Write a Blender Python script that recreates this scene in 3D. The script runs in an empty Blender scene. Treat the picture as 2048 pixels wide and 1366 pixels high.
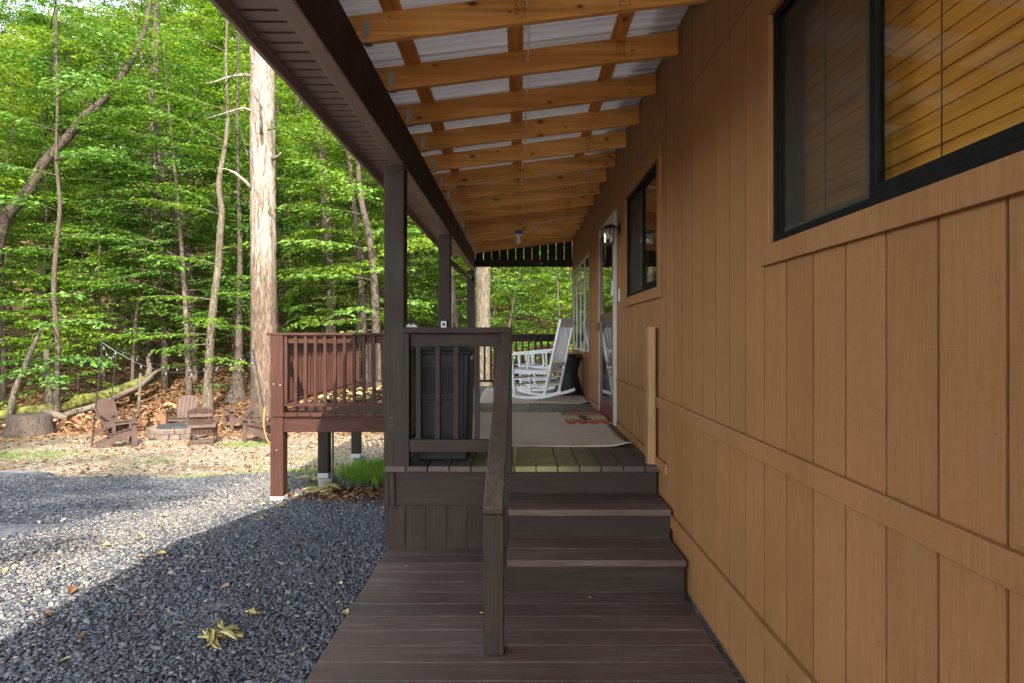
import bpy, math, random
import numpy as np
from mathutils import Vector, Matrix
random.seed(7)
C = bpy.context.scene.collection
F, U0, V0 = 1265.0, 1038.0, 673.0          # focal length and vanishing point of the photograph (2048 px wide)
XW = 0.95                                   # plane of the cabin wall; the camera sits at the origin
DK, LD = -0.872, -1.43                      # deck level, landing level
def at(u, v, Y): return ((u-U0)*Y/F, Y, (V0-v)*Y/F)
rad = math.radians

# ------------------------------------------------------------------ materials
def nd(nt, typ, ins=None, **pr):
    n = nt.nodes.new(typ)
    for k, v in pr.items(): setattr(n, k, v)
    for k, v in (ins or {}).items():
        s = n.inputs[k]
        if isinstance(v, bpy.types.NodeSocket): nt.links.new(v, s)
        else:
            if isinstance(v, (tuple, list)) and len(v) == 3 and s.type == 'RGBA': v = (*v, 1)
            s.default_value = v
    return n
def newmat(name, rough=0.6, spec=0.4):
    m = bpy.data.materials.new(name); m.use_nodes = True
    nt = m.node_tree; b = nt.nodes['Principled BSDF']
    b.inputs['Roughness'].default_value = rough
    b.inputs['Specular IOR Level'].default_value = spec
    return m, nt, b
def coord(nt, scale=(1,1,1), loc=(0,0,0), kind='Object'):
    t = nd(nt, 'ShaderNodeTexCoord')
    return nd(nt, 'ShaderNodeMapping', {'Vector': t.outputs[kind], 'Scale': scale, 'Location': loc}).outputs[0]
def noise(nt, vec, scale, detail=4, rough=0.55, dist=0.0):
    return nd(nt, 'ShaderNodeTexNoise', {'Vector': vec, 'Scale': scale, 'Detail': detail, 'Roughness': rough, 'Distortion': dist}).outputs['Fac']
def ramp(nt, fac, stops):
    n = nd(nt, 'ShaderNodeValToRGB', {'Fac': fac}); e = n.color_ramp.elements
    while len(e) < len(stops): e.new(0.5)
    for el, (p, c) in zip(e, stops):
        el.position = p; el.color = (*c, 1) if len(c) == 3 else c
    return n.outputs['Color']
def g(v): return (v, v, v)
def mixc(nt, fac, a, b, mode='MIX'):
    n = nd(nt, 'ShaderNodeMix', data_type='RGBA', blend_type=mode)
    for i, v in ((0, fac), (6, a), (7, b)):
        if isinstance(v, bpy.types.NodeSocket): nt.links.new(v, n.inputs[i])
        else: n.inputs[i].default_value = (*v, 1) if isinstance(v, tuple) and len(v) == 3 else v
    return n.outputs[2]
def math_(nt, op, a, b=0.0):
    return nd(nt, 'ShaderNodeMath', {0: a, 1: b}, operation=op).outputs[0]
def bump(nt, b, h, strength=0.3, dist=0.005):
    n = nd(nt, 'ShaderNodeBump', {'Height': h, 'Strength': strength, 'Distance': dist})
    nt.links.new(n.outputs[0], b.inputs['Normal'])
def setc(nt, b, c):
    if isinstance(c, bpy.types.NodeSocket): nt.links.new(c, b.inputs['Base Color'])
    else: b.inputs['Base Color'].default_value = (*c, 1)
def sep(nt, vec): return nd(nt, 'ShaderNodeSeparateXYZ', {0: vec}).outputs

def plain(name, c, rough=0.5, var=0.18, metal=0.0, spec=0.4, nscale=9):
    m, nt, b = newmat(name, rough, spec)
    f = noise(nt, coord(nt), nscale, 5, .6)
    setc(nt, b, ramp(nt, f, [(.3, tuple(x*(1-var) for x in c)), (.7, tuple(x*(1+var) for x in c))]))
    b.inputs['Metallic'].default_value = metal
    return m
def painted_wood(name, c, axis='X', rough=0.55, wear=0.12, pitch=None, wearc=(.16,.14,.13), rough_var=True, bstr=.35, moss=False, spec=.3):
    m, nt, b = newmat(name, rough, spec)
    sc = {'X': (3, 60, 60), 'Y': (60, 3, 60), 'Z': (60, 60, 3)}[axis]
    co = coord(nt, sc)
    gr = noise(nt, co, 1.0, 6, .62, .25)
    bl = noise(nt, coord(nt), 3.0, 5, .6)
    col = ramp(nt, gr, [(.30, tuple(x*.68 for x in c)), (.52, c), (.75, tuple(x*1.35 for x in c))])
    col = mixc(nt, .6, col, ramp(nt, bl, [(.3, g(.72)), (.7, g(1.3))]), 'MULTIPLY')
    if pitch:
        ax, w, off = pitch
        s = sep(nt, coord(nt))
        idx = math_(nt, 'FLOOR', math_(nt, 'DIVIDE', math_(nt, 'SUBTRACT', s['XYZ'.index(ax)], off), w))
        wn = nd(nt, 'ShaderNodeTexWhiteNoise', {'W': idx}, noise_dimensions='1D').outputs['Value']
        col = mixc(nt, 1.0, col, ramp(nt, wn, [(0, (.74,.74,.76)), (1, (1.28,1.22,1.18))]), 'MULTIPLY')
    w1 = noise(nt, coord(nt, tuple(q*.5 for q in sc)), 1.6, 8, .72, .4)
    w2 = noise(nt, coord(nt), 1.7, 3, .5)
    wf = math_(nt, 'MULTIPLY', ramp(nt, w1, [(.52, g(0)), (.70, g(1))]), ramp(nt, w2, [(.40, g(0)), (.66, g(1))]))
    col = mixc(nt, math_(nt, 'MULTIPLY', wf, wear*4), col, wearc)
    sp = noise(nt, coord(nt), 95, 3, .6)
    col = mixc(nt, math_(nt, 'MULTIPLY', ramp(nt, sp, [(.66, g(0)), (.74, g(1))]), wear*2.5), col, tuple(x*1.5 for x in wearc))
    if pitch:                                          # screw heads along the joists
        s = sep(nt, coord(nt)); iw = 'XYZ'.index(pitch[0]); il = 'XYZ'.index(axis)
        def cyc(v, p, o): return math_(nt, 'MULTIPLY', math_(nt, 'SUBTRACT', math_(nt, 'FRACT', math_(nt, 'ADD', math_(nt, 'DIVIDE', math_(nt, 'SUBTRACT', v, o), p), .5)), .5), p)
        da = cyc(s[il], .43, .02); db = cyc(s[iw], pitch[1]/2, pitch[2] + pitch[1]/4)
        rr_ = math_(nt, 'SQRT', math_(nt, 'ADD', math_(nt, 'MULTIPLY', da, da), math_(nt, 'MULTIPLY', db, db)))
        col = mixc(nt, ramp(nt, math_(nt, 'MULTIPLY', rr_, 100.0), [(.36, g(.85)), (.52, g(0))]), col, (.012,.011,.010))
    if moss:
        s = sep(nt, coord(nt))
        fx = nd(nt, 'ShaderNodeMapRange', {0: s[0], 1: -.35, 2: 0.0, 3: 0, 4: 1}).outputs[0]
        fx2 = nd(nt, 'ShaderNodeMapRange', {0: s[0], 1: .22, 2: .62, 3: 1, 4: 0}).outputs[0]
        fy = nd(nt, 'ShaderNodeMapRange', {0: s[1], 1: 5.2, 2: 5.9, 3: 1, 4: .25}).outputs[0]
        mm = noise(nt, coord(nt, (1, 1.5, 1)), 5, 5, .65)
        ff = math_(nt, 'MULTIPLY', math_(nt, 'MULTIPLY', fx, fx2), math_(nt, 'MULTIPLY', fy, ramp(nt, mm, [(.3, g(.25)), (.6, g(.95))])))
        col = mixc(nt, ff, col, (.21, .20, .075))
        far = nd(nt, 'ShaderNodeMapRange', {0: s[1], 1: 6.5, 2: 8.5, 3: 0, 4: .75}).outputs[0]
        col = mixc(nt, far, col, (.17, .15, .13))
    setc(nt, b, col)
    if rough_var:
        nt.links.new(ramp(nt, bl, [(.3, g(rough-.14)), (.7, g(rough+.14))]), b.inputs['Roughness'])
    bump(nt, b, gr, bstr, .0025)
    return m
def pine(name, c, axis='X', knots=True, bstr=.2):
    m, nt, b = newmat(name, .6, .3)
    sc = {'X': (1.2, 34, 34), 'Y': (34, 1.2, 34), 'Z': (34, 34, 1.2)}[axis]
    oi = nd(nt, 'ShaderNodeObjectInfo').outputs['Random']
    t = nd(nt, 'ShaderNodeTexCoord').outputs['Object']
    off = nd(nt, 'ShaderNodeCombineXYZ', {0: math_(nt, 'MULTIPLY', oi, 40.0), 1: oi, 2: math_(nt, 'MULTIPLY', oi, 7.0)}).outputs[0]
    v0 = nd(nt, 'ShaderNodeVectorMath', {0: t, 1: off}, operation='ADD').outputs[0]
    co = nd(nt, 'ShaderNodeMapping', {'Vector': v0, 'Scale': sc}).outputs[0]
    gr = noise(nt, co, 1.0, 6, .6, .5)
    col = ramp(nt, gr, [(.28, tuple(x*.62 for x in c)), (.5, c), (.72, (c[0]*1.22, c[1]*1.3, c[2]*1.4))])
    bl = noise(nt, v0, 1.3, 3, .5)
    col = mixc(nt, .7, col, ramp(nt, bl, [(.3, (.78,.72,.66)), (.7, (1.2,1.22,1.25))]), 'MULTIPLY')
    col = mixc(nt, 1.0, col, ramp(nt, oi, [(0, (.80,.74,.68)), (.5, (1,1,1)), (1, (1.16,1.2,1.3))]), 'MULTIPLY')
    if knots:
        sx_ = sep(nt, v0); ai, bi = {'X': (0, 2), 'Y': (1, 0), 'Z': (2, 1)}[axis]
        kv = nd(nt, 'ShaderNodeCombineXYZ', {0: math_(nt, 'MULTIPLY', sx_[ai], 3.4), 1: math_(nt, 'MULTIPLY', sx_[bi], 6.5)}).outputs[0]
        vn = nd(nt, 'ShaderNodeTexVoronoi', {'Vector': kv, 'Scale': 1.0, 'Randomness': 1.0}, voronoi_dimensions='2D')
        vo = math_(nt, 'DIVIDE', vn.outputs['Distance'], math_(nt, 'MULTIPLY', math_(nt, 'MAXIMUM', math_(nt, 'SUBTRACT', sep(nt, vn.outputs['Color'])[0], .38), .02), 1.9))
        ring = math_(nt, 'ADD', vo, math_(nt, 'MULTIPLY', math_(nt, 'SUBTRACT', gr, .5), .12))
        col = mixc(nt, ramp(nt, ring, [(.035, g(.97)), (.06, g(.75)), (.085, g(.35)), (.16, g(0))]), col, (c[0]*.2, c[1]*.11, c[2]*.08))
    setc(nt, b, col); bump(nt, b, gr, bstr, .002)
    return m
def siding_mat():
    m, nt, b = newmat('siding_paint', .62, .3)
    c = (.232, .106, .037)
    gr = noise(nt, coord(nt, (50, 170, 7)), 1.0, 5, .65, .2)
    weave = noise(nt, coord(nt, (40, 30, 240)), 1.0, 3, .6)
    bl = noise(nt, coord(nt), 1.4, 5, .6)
    col = ramp(nt, gr, [(.28, tuple(x*.80 for x in c)), (.55, c), (.78, tuple(x*1.14 for x in c))])
    col = mixc(nt, .6, col, ramp(nt, bl, [(.32, (.86,.85,.83)), (.68, (1.12,1.13,1.15))]), 'MULTIPLY')
    col = mixc(nt, .5, col, ramp(nt, weave, [(.35, g(.9)), (.65, g(1.1))]), 'MULTIPLY')
    s = noise(nt, coord(nt, (1, 4, 30)), 1.1, 7, .75, 1.2)
    s2 = noise(nt, coord(nt), 2.3, 2, .5)
    col = mixc(nt, math_(nt, 'MULTIPLY', ramp(nt, s, [(.665, g(0)), (.70, g(.5))]), ramp(nt, s2, [(.5, g(0)), (.62, g(1))])), col, (.36, .22, .13))
    sy = sep(nt, coord(nt)); bi = math_(nt, 'FLOOR', math_(nt, 'DIVIDE', math_(nt, 'SUBTRACT', sy[1], 1201/976.0), .2032))
    wn = nd(nt, 'ShaderNodeTexWhiteNoise', {'W': bi}, noise_dimensions='1D').outputs['Value']
    col = mixc(nt, 1.0, col, ramp(nt, wn, [(0, (.93,.92,.91)), (1, (1.06,1.07,1.08))]), 'MULTIPLY')
    def cyc(v, p, o): return math_(nt, 'MULTIPLY', math_(nt, 'SUBTRACT', math_(nt, 'FRACT', math_(nt, 'ADD', math_(nt, 'DIVIDE', math_(nt, 'SUBTRACT', v, o), p), .5)), .5), p)
    da = cyc(sy[1], .4064, 1201/976.0+.03); db = cyc(sy[2], .305, .11)
    rr_ = math_(nt, 'SQRT', math_(nt, 'ADD', math_(nt, 'MULTIPLY', da, da), math_(nt, 'MULTIPLY', db, db)))
    col = mixc(nt, ramp(nt, math_(nt, 'MULTIPLY', rr_, 100.0), [(.28, g(.55)), (.45, g(0))]), col, (.07,.035,.015))
    dr = noise(nt, coord(nt, (1, 14, .7)), 1.3, 6, .7)
    col = mixc(nt, ramp(nt, dr, [(.58, g(0)), (.75, g(.22))]), col, (.30,.19,.11))
    setc(nt, b, col)
    bump(nt, b, mixc(nt, .5, gr, weave), .8, .0025)
    return m
def bark_mat(name, c1, c2, c3, sx=9, sz=1.6, patch=0.0, bstr=1.0):
    m, nt, b = newmat(name, .9, .15)
    co = coord(nt, (sx, sx, sz))
    n1 = noise(nt, co, 2.2, 8, .7, .6)
    v = nd(nt, 'ShaderNodeTexVoronoi', {'Vector': co, 'Scale': 2.6}, feature='DISTANCE_TO_EDGE').outputs['Distance']
    col = ramp(nt, n1, [(.28, c1), (.5, c2), (.72, c3)])
    col = mixc(nt, .7, col, ramp(nt, v, [(0.0, g(.42)), (.16, g(1.0))]), 'MULTIPLY')
    if patch:
        pz = noise(nt, coord(nt, (6, 6, .8)), 1.5, 8, .75, .8)
        zz_ = nd(nt, 'ShaderNodeMapRange', {0: sep(nt, coord(nt))[2], 1: .4, 2: 2.6, 3: -.16, 4: .06}).outputs[0]
        pz = math_(nt, 'ADD', pz, zz_) if patch > .6 else pz
        col = mixc(nt, math_(nt, 'MULTIPLY', ramp(nt, pz, [(.48, g(0)), (.56, g(1))]), patch), col, ramp(nt, n1, [(.3, (.15,.115,.085)), (.55, (.25,.215,.18)), (.75, (.31,.28,.245))]))
        hole = nd(nt, 'ShaderNodeTexVoronoi', {'Vector': coord(nt, (5, 5, 2.2)), 'Scale': 1.6}).outputs['Distance']
        col = mixc(nt, ramp(nt, hole, [(.06, g(.9)), (.12, g(0))]), col, (.05, .035, .025))
    setc(nt, b, col)
    bump(nt, b, math_(nt, 'ADD', n1, v), bstr, .03)
    return m
def leaf_mat(name, dark, mid, light, trans=.42):
    m = bpy.data.materials.new(name); m.use_nodes = True
    nt = m.node_tree; nt.nodes.clear()
    a = nd(nt, 'ShaderNodeAttribute', attribute_name='rnd').outputs['Fac']
    oi = nd(nt, 'ShaderNodeObjectInfo').outputs['Random']
    col = ramp(nt, a, [(0, dark), (.5, mid), (1, light)])
    col = mixc(nt, 1.0, col, ramp(nt, oi, [(0, (.78,.88,.8)), (.5, (1,1,1)), (1, (1.28,1.12,.9))]), 'MULTIPLY')
    d = nd(nt, 'ShaderNodeBsdfPrincipled', {'Base Color': col, 'Roughness': .5, 'Specular IOR Level': .25})
    tc = mixc(nt, 1.0, col, (1.35, 1.25, .55), 'MULTIPLY')
    t = nd(nt, 'ShaderNodeBsdfTranslucent', {'Color': tc})
    mx = nd(nt, 'ShaderNodeMixShader', {0: trans, 1: d.outputs[0], 2: t.outputs[0]})
    o = nd(nt, 'ShaderNodeOutputMaterial', {'Surface': mx.outputs[0]})
    return m
def attr_mat(name, stops, rough=.8, spec=.25, bs=None):
    m, nt, b = newmat(name, rough, spec)
    a = nd(nt, 'ShaderNodeAttribute', attribute_name='rnd').outputs['Fac']
    setc(nt, b, ramp(nt, a, stops))
    return m
def glass_mat(name, tint=(.8,.85,.82), boost=0.0):
    m = bpy.data.materials.new(name); m.use_nodes = True
    nt = m.node_tree; nt.nodes.clear()
    wav = noise(nt, coord(nt), 1.6, 2, .5)
    bn = nd(nt, 'ShaderNodeBump', {'Height': wav, 'Strength': .06, 'Distance': .02})
    lw = nd(nt, 'ShaderNodeLayerWeight', {'Blend': .5, 'Normal': bn.outputs[0]}).outputs['Facing']
    fac = math_(nt, 'MINIMUM', math_(nt, 'ADD', math_(nt, 'MULTIPLY', math_(nt, 'POWER', lw, 5.0), .93), .045+boost), 1.0)
    tr = nd(nt, 'ShaderNodeBsdfTransparent', {'Color': tint})
    gl = nd(nt, 'ShaderNodeBsdfGlossy', {'Color': (.92,.93,.92), 'Roughness': .015, 'Normal': bn.outputs[0]})
    mx = nd(nt, 'ShaderNodeMixShader', {0: fac, 1: tr.outputs[0], 2: gl.outputs[0]})
    nd(nt, 'ShaderNodeOutputMaterial', {'Surface': mx.outputs[0]})
    return m
def screen_mat():
    m = bpy.data.materials.new('insect_screen'); m.use_nodes = True
    nt = m.node_tree; nt.nodes.clear()
    f = noise(nt, coord(nt, (1, 60, 8)), 3, 4, .6)
    d = nd(nt, 'ShaderNodeBsdfPrincipled', {'Base Color': ramp(nt, f, [(.3, (.026,.019,.013)), (.7, (.06,.044,.03))]), 'Roughness': .6})
    tr = nd(nt, 'ShaderNodeBsdfTransparent', {'Color': (1,1,1)})
    mx = nd(nt, 'ShaderNodeMixShader', {0: .55, 1: tr.outputs[0], 2: d.outputs[0]})
    nd(nt, 'ShaderNodeOutputMaterial', {'Surface': mx.outputs[0]})
    return m
def gravel_mat():
    m, nt, b = newmat('slate_gravel', .75, .3)
    co = coord(nt)
    v = nd(nt, 'ShaderNodeTexVoronoi', {'Vector': coord(nt, (1, 1.5, 1)), 'Scale': 48.0})
    rnd = sep(nt, v.outputs['Color'])[0]
    col = ramp(nt, rnd, [(0, (.035,.038,.048)), (.5, (.085,.088,.102)), (.85, (.15,.148,.155)), (1, (.30,.28,.26))])
    d = v.outputs['Distance']
    col = mixc(nt, 1.0, col, ramp(nt, d, [(.35, g(1)), (.75, g(.45))]), 'MULTIPLY')
    s = sep(nt, co)
    n = noise(nt, co, .7, 4, .6)
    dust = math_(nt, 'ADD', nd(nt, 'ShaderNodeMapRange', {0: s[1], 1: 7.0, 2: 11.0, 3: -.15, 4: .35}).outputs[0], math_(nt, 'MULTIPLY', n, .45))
    sunlit_track = nd(nt, 'ShaderNodeMapRange', {0: math_(nt, 'ABSOLUTE', math_(nt, 'ADD', s[0], 3.0)), 1: .3, 2: 1.0, 3: .3, 4: 0}).outputs[0]  # wheel-track dust; part of its paleness is the sunlit strip painted in
    dust = math_(nt, 'ADD', dust, sunlit_track)
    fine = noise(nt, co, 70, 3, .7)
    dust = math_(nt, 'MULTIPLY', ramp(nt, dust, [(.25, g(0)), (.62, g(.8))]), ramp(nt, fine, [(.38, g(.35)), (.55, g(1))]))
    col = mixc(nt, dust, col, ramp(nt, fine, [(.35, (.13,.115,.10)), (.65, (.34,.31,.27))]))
    setc(nt, b, col); bump(nt, b, d, -.9, .02)
    return m
def ground_mat():
    m, nt, b = newmat('forest_soil', .95, .1)
    co = coord(nt)
    v = nd(nt, 'ShaderNodeTexVoronoi', {'Vector': coord(nt, (1, 1, 1)), 'Scale': 17.0, 'Randomness': 1.0})
    rnd = sep(nt, v.outputs['Color'])[0]
    leaf = ramp(nt, rnd, [(0, (.045,.022,.011)), (.4, (.11,.055,.026)), (.75, (.18,.095,.045)), (1, (.30,.185,.10))])
    v2 = nd(nt, 'ShaderNodeTexVoronoi', {'Vector': co, 'Scale': 40.0})
    r2 = sep(nt, v2.outputs['Color'])[0]
    tan = ramp(nt, r2, [(0, (.055,.039,.025)), (.45, (.160,.118,.078)), (.8, (.27,.215,.15)), (1, (.41,.35,.27))])
    s = sep(nt, co)
    n = noise(nt, co, .55, 5, .62)
    n2 = noise(nt, co, 2.2, 5, .65)
    f = math_(nt, 'ADD', nd(nt, 'ShaderNodeMapRange', {0: s[1], 1: 12.0, 2: 16.5, 3: 0, 4: 1}).outputs[0], math_(nt, 'MULTIPLY', math_(nt, 'SUBTRACT', n, .5), 1.5))
    fx = nd(nt, 'ShaderNodeMapRange', {0: s[0], 1: -10.0, 2: -13.0, 3: 0, 4: 1}).outputs[0]
    f = math_(nt, 'ADD', f, fx)
    col = mixc(nt, ramp(nt, f, [(.35, g(0)), (.7, g(1))]), tan, leaf)
    brown = ramp(nt, n2, [(.52, g(0)), (.68, g(.7))])
    col = mixc(nt, brown, col, leaf)
    grn = noise(nt, coord(nt, (1, 1, 1), (7, 3, 0)), .5, 5, .6)
    gy = nd(nt, 'ShaderNodeMapRange', {0: s[1], 1: 9.5, 2: 13.5, 3: 1, 4: .2}).outputs[0]
    col = mixc(nt, math_(nt, 'MULTIPLY', ramp(nt, grn, [(.52, g(0)), (.66, g(.8))]), gy), col, ramp(nt, r2, [(0, (.05,.075,.02)), (1, (.17,.22,.06))]))
    setc(nt, b, col); bump(nt, b, v.outputs['Distance'], .8, .03)
    return m
def metal_roof_mat():
    m, nt, b = newmat('galvanised_roof', .42, .5)
    b.inputs['Metallic'].default_value = .15
    n = noise(nt, coord(nt, (.8, 9, 1)), 2.0, 4, .6)
    setc(nt, b, ramp(nt, n, [(.3, (.58,.60,.63)), (.7, (.76,.78,.81))]))
    t = nd(nt, 'ShaderNodeBsdfTranslucent', {'Color': (.84,.87,.90, 1)})          # translucency added to the sheets so daylight fills the porch
    mx = nd(nt, 'ShaderNodeMixShader', {0: .017, 1: b.outputs[0], 2: t.outputs[0]})
    nt.links.new(mx.outputs[0], nt.nodes['Material Output'].inputs[0])
    return m
def rug_mat(name, c):
    m, nt, b = newmat(name, .95, .1)
    a = noise(nt, coord(nt, (5, 120, 1)), 1.0, 5, .7, .3)
    w = noise(nt, coord(nt, (160, 160, 1)), 1.0, 2, .5)
    st = noise(nt, coord(nt, (2, 22, 1)), 1.0, 4, .6)
    col = ramp(nt, a, [(.3, tuple(x*.72 for x in c)), (.5, c), (.72, tuple(min(1, x*1.28) for x in c))])
    col = mixc(nt, .6, col, ramp(nt, w, [(.35, g(.8)), (.65, g(1.18))]), 'MULTIPLY')
    col = mixc(nt, .4, col, ramp(nt, st, [(.4, (.85,.8,.76)), (.6, (1.1,1.1,1.1))]), 'MULTIPLY')
    setc(nt, b, col); bump(nt, b, a, .5, .004)
    return m
def doormat_mat():
    m, nt, b = newmat('woven_doormat', .95, .1)
    s = sep(nt, coord(nt))                       # local: x -.225..225, y -.435..435
    zig = math_(nt, 'ABSOLUTE', math_(nt, 'SUBTRACT', math_(nt, 'FRACT', math_(nt, 'MULTIPLY', s[0], 9.0)), .5))
    yy = math_(nt, 'ADD', math_(nt, 'ABSOLUTE', s[1]), math_(nt, 'MULTIPLY', zig, .09))
    R, T, K, O = (.30,.035,.028), (.42,.30,.17), (.035,.025,.022), (.36,.14,.04)
    col = ramp(nt, math_(nt, 'MULTIPLY', yy, 2.0), [(0, T), (.36, T), (.40, K), (.46, O), (.54, R), (.62, T), (.70, K), (.74, R), (.88, R), (.92, T), (1, K)])
    for r in (n for n in nt.nodes if n.type == 'VALTORGB'): r.color_ramp.interpolation = 'CONSTANT'
    w = noise(nt, coord(nt, (200, 200, 1)), 1.0, 2, .5)
    col = mixc(nt, .8, col, ramp(nt, w, [(.35, g(.65)), (.65, g(1.25))]), 'MULTIPLY')
    setc(nt, b, col); bump(nt, b, w, .6, .004)
    return m

M = dict(
    siding=siding_mat(),
    trim=None,
    trimz=painted_wood('brown_upright_trim_paint', (.235,.108,.044), 'Z', .6, .03, wearc=(.34,.22,.14)),
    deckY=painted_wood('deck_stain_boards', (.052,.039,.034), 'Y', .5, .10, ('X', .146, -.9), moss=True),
    landX=painted_wood('landing_stain_boards', (.070,.044,.037), 'X', .5, .22, ('Y', .1525, 4.3-.1525*40), wearc=(.20,.18,.165)),
    dx=painted_wood('dark_stain_along', (.028,.0185,.0145), 'X', .6, .05, spec=.15),
    dy=painted_wood('dark_stain_lengthwise', (.028,.0185,.0145), 'Y', .6, .06, spec=.15),
    dz=painted_wood('dark_stain_upright', (.027,.0185,.0145), 'Z', .6, .05, spec=.15),
    handrail=painted_wood('weathered_dark_stain', (.056,.038,.030), 'Y', .55, .14),
    red=painted_wood('redbrown_stain_upright', (.045,.0185,.0125), 'Z', .6, .04, spec=.12),
    redx=painted_wood('redbrown_stain_along', (.042,.018,.013), 'X', .6, .05, spec=.12),
    redy=painted_wood('redbrown_stain_lengthwise', (.044,.019,.0135), 'Y', .6, .05, spec=.12),
    beam=painted_wood('beam_stain', (.026,.015,.012), 'Y', .7, .03),
    pineX=pine('orange_pine_rafter', (.66,.315,.082), 'X'),
    pineY=pine('orange_pine_purlin', (.58,.25,.06), 'Y'),
    stud=pine('pale_pine_stud', (.31,.185,.085), 'Z', bstr=.3),
    metal=metal_roof_mat(),
    galv=plain('galvanised_steel', (.36,.38,.40), .45, .25, .7, nscale=60),
    soffit=plain('brown_vinyl', (.26,.185,.16), .5, .08, nscale=3),
    fascia=plain('brown_aluminium_fascia', (.27,.19,.155), .45, .1, nscale=3),
    black=plain('black_metal', (.012,.013,.013), .4, .2),
    bronze=plain('dark_bronze_frame', (.008,.0085,.007), .65, .25, nscale=20, spec=.06),
    bronze2=plain('worn_bronze_frame', (.026,.028,.023), .5, .25, nscale=20),
    white=plain('white_paint', (.72,.73,.74), .45, .05, nscale=20),
    offwhite=plain('grey_white_paint', (.40,.385,.365), .5, .08, nscale=12),
    doorred=plain('oxblood_door_paint', (.10,.022,.022), .35, .2),
    doorpanel=plain('pale_inner_door', (.34,.31,.29), .5, .2, nscale=5),
    dark=plain('dark_room_backing', (.03,.026,.024), .9, .3),
    window_backing=plain('pale_window_backing', (.12,.11,.095), .9, .2, nscale=3),
    glass=glass_mat('window_glass', (.92,.95,.92), .02),
    glass2=glass_mat('porch_glass', (.55,.58,.56), .10),
    lampglass=glass_mat('seeded_lamp_glass', (.85,.85,.82), .12),
    screen=screen_mat(),
    blind=pine('orange_blind_slat', (.74,.33,.055), 'Y', knots=False, bstr=.05),
    binp=plain('charcoal_resin', (.0045,.0058,.0064), .5, .18, nscale=5, spec=.2),
    binlid=plain('grey_resin_lid', (.03,.034,.031), .45, .15, nscale=5),
    blackwicker=plain('black_wicker', (.014,.017,.022), .45, .3, nscale=80),
    rug=rug_mat('beige_rug', (.41,.34,.27)),
    rug2=rug_mat('beige_hall_rug', (.42,.35,.29)),
    doormat=doormat_mat(),
    bear=plain('dark_weave', (.022,.02,.022), .95, .3, nscale=100),
    concrete=plain('concrete', (.19,.18,.15), .9, .3, nscale=14),
    brick=plain('fire_pit_block', (.115,.085,.065), .9, .45, nscale=6),
    steelblack=plain('sooty_steel', (.03,.03,.032), .6, .3),
    adir=painted_wood('brown_poly_slats', (.062,.037,.028), 'Z', .6, .10, spec=.2),
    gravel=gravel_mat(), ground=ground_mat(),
    chips=attr_mat('slate_chips', [(0, (.034,.037,.045)), (.45, (.078,.082,.094)), (.82, (.13,.132,.142)), (.9, (.19,.172,.15)), (1, (.255,.215,.165))], .85, .2),
    litter=attr_mat('dry_leaf', [(0, (.045,.022,.011)), (.4, (.13,.064,.03)), (.75, (.22,.125,.062)), (1, (.38,.27,.165))], .8, .2),
    yellowleaf=attr_mat('yellow_leaf', [(0, (.25,.13,.035)), (.5, (.40,.27,.07)), (1, (.45,.38,.14))], .7, .25),
    curl=attr_mat('olive_dry_leaf', [(0, (.13,.10,.035)), (.5, (.28,.24,.09)), (1, (.42,.37,.17))], .65, .3),
    grass=leaf_mat('grass_blade', (.055,.13,.012), (.095,.205,.02), (.165,.29,.045), .3),
    bark_big=bark_mat('pale_shedding_bark', (.04,.025,.016), (.105,.072,.05), (.20,.15,.11), 7, 1.0, .75, 1.0),
    bark=bark_mat('grey_bark', (.06,.045,.034), (.13,.10,.075), (.22,.18,.135), 11, 2.0, 0, .8),
    bark_pale=bark_mat('mottled_pale_bark', (.038,.029,.02), (.09,.072,.048), (.18,.15,.105), 9, 2.2, .15, .8),
    bark_dark=bark_mat('dark_bark', (.035,.026,.02), (.075,.056,.043), (.13,.10,.08), 11, 2.0, 0, .8),
    moss=plain('green_moss_bark', (.085,.085,.014), .95, .8, nscale=5),
    leafA=leaf_mat('beech_leaf', (.034,.090,.009), (.078,.160,.014), (.165,.255,.027)),
    leafB=leaf_mat('oak_leaf', (.03,.082,.012), (.060,.138,.018), (.12,.21,.03)),
    leafC=leaf_mat('yellow_green_leaf', (.055,.125,.010), (.108,.195,.018), (.19,.285,.033)),
    leafD=leaf_mat('hickory_leaf', (.05,.13,.025), (.085,.19,.035), (.15,.27,.06)),
    blue=plain('blue_junction_box', (.012,.10,.26), .45, .15),
    bulb=plain('frosted_bulb', (.78,.74,.70), .25, .05),
    cable=plain('white_cable', (.74,.70,.62), .5, .06),
    orange=plain('orange_cord', (.62,.13,.025), .5, .1),
    greyplastic=plain('grey_plastic', (.45,.47,.49), .4, .1),
    rag=plain('pale_cloth', (.46,.46,.52), .9, .15, nscale=30),
)

M['trim'] = M['siding']
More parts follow.
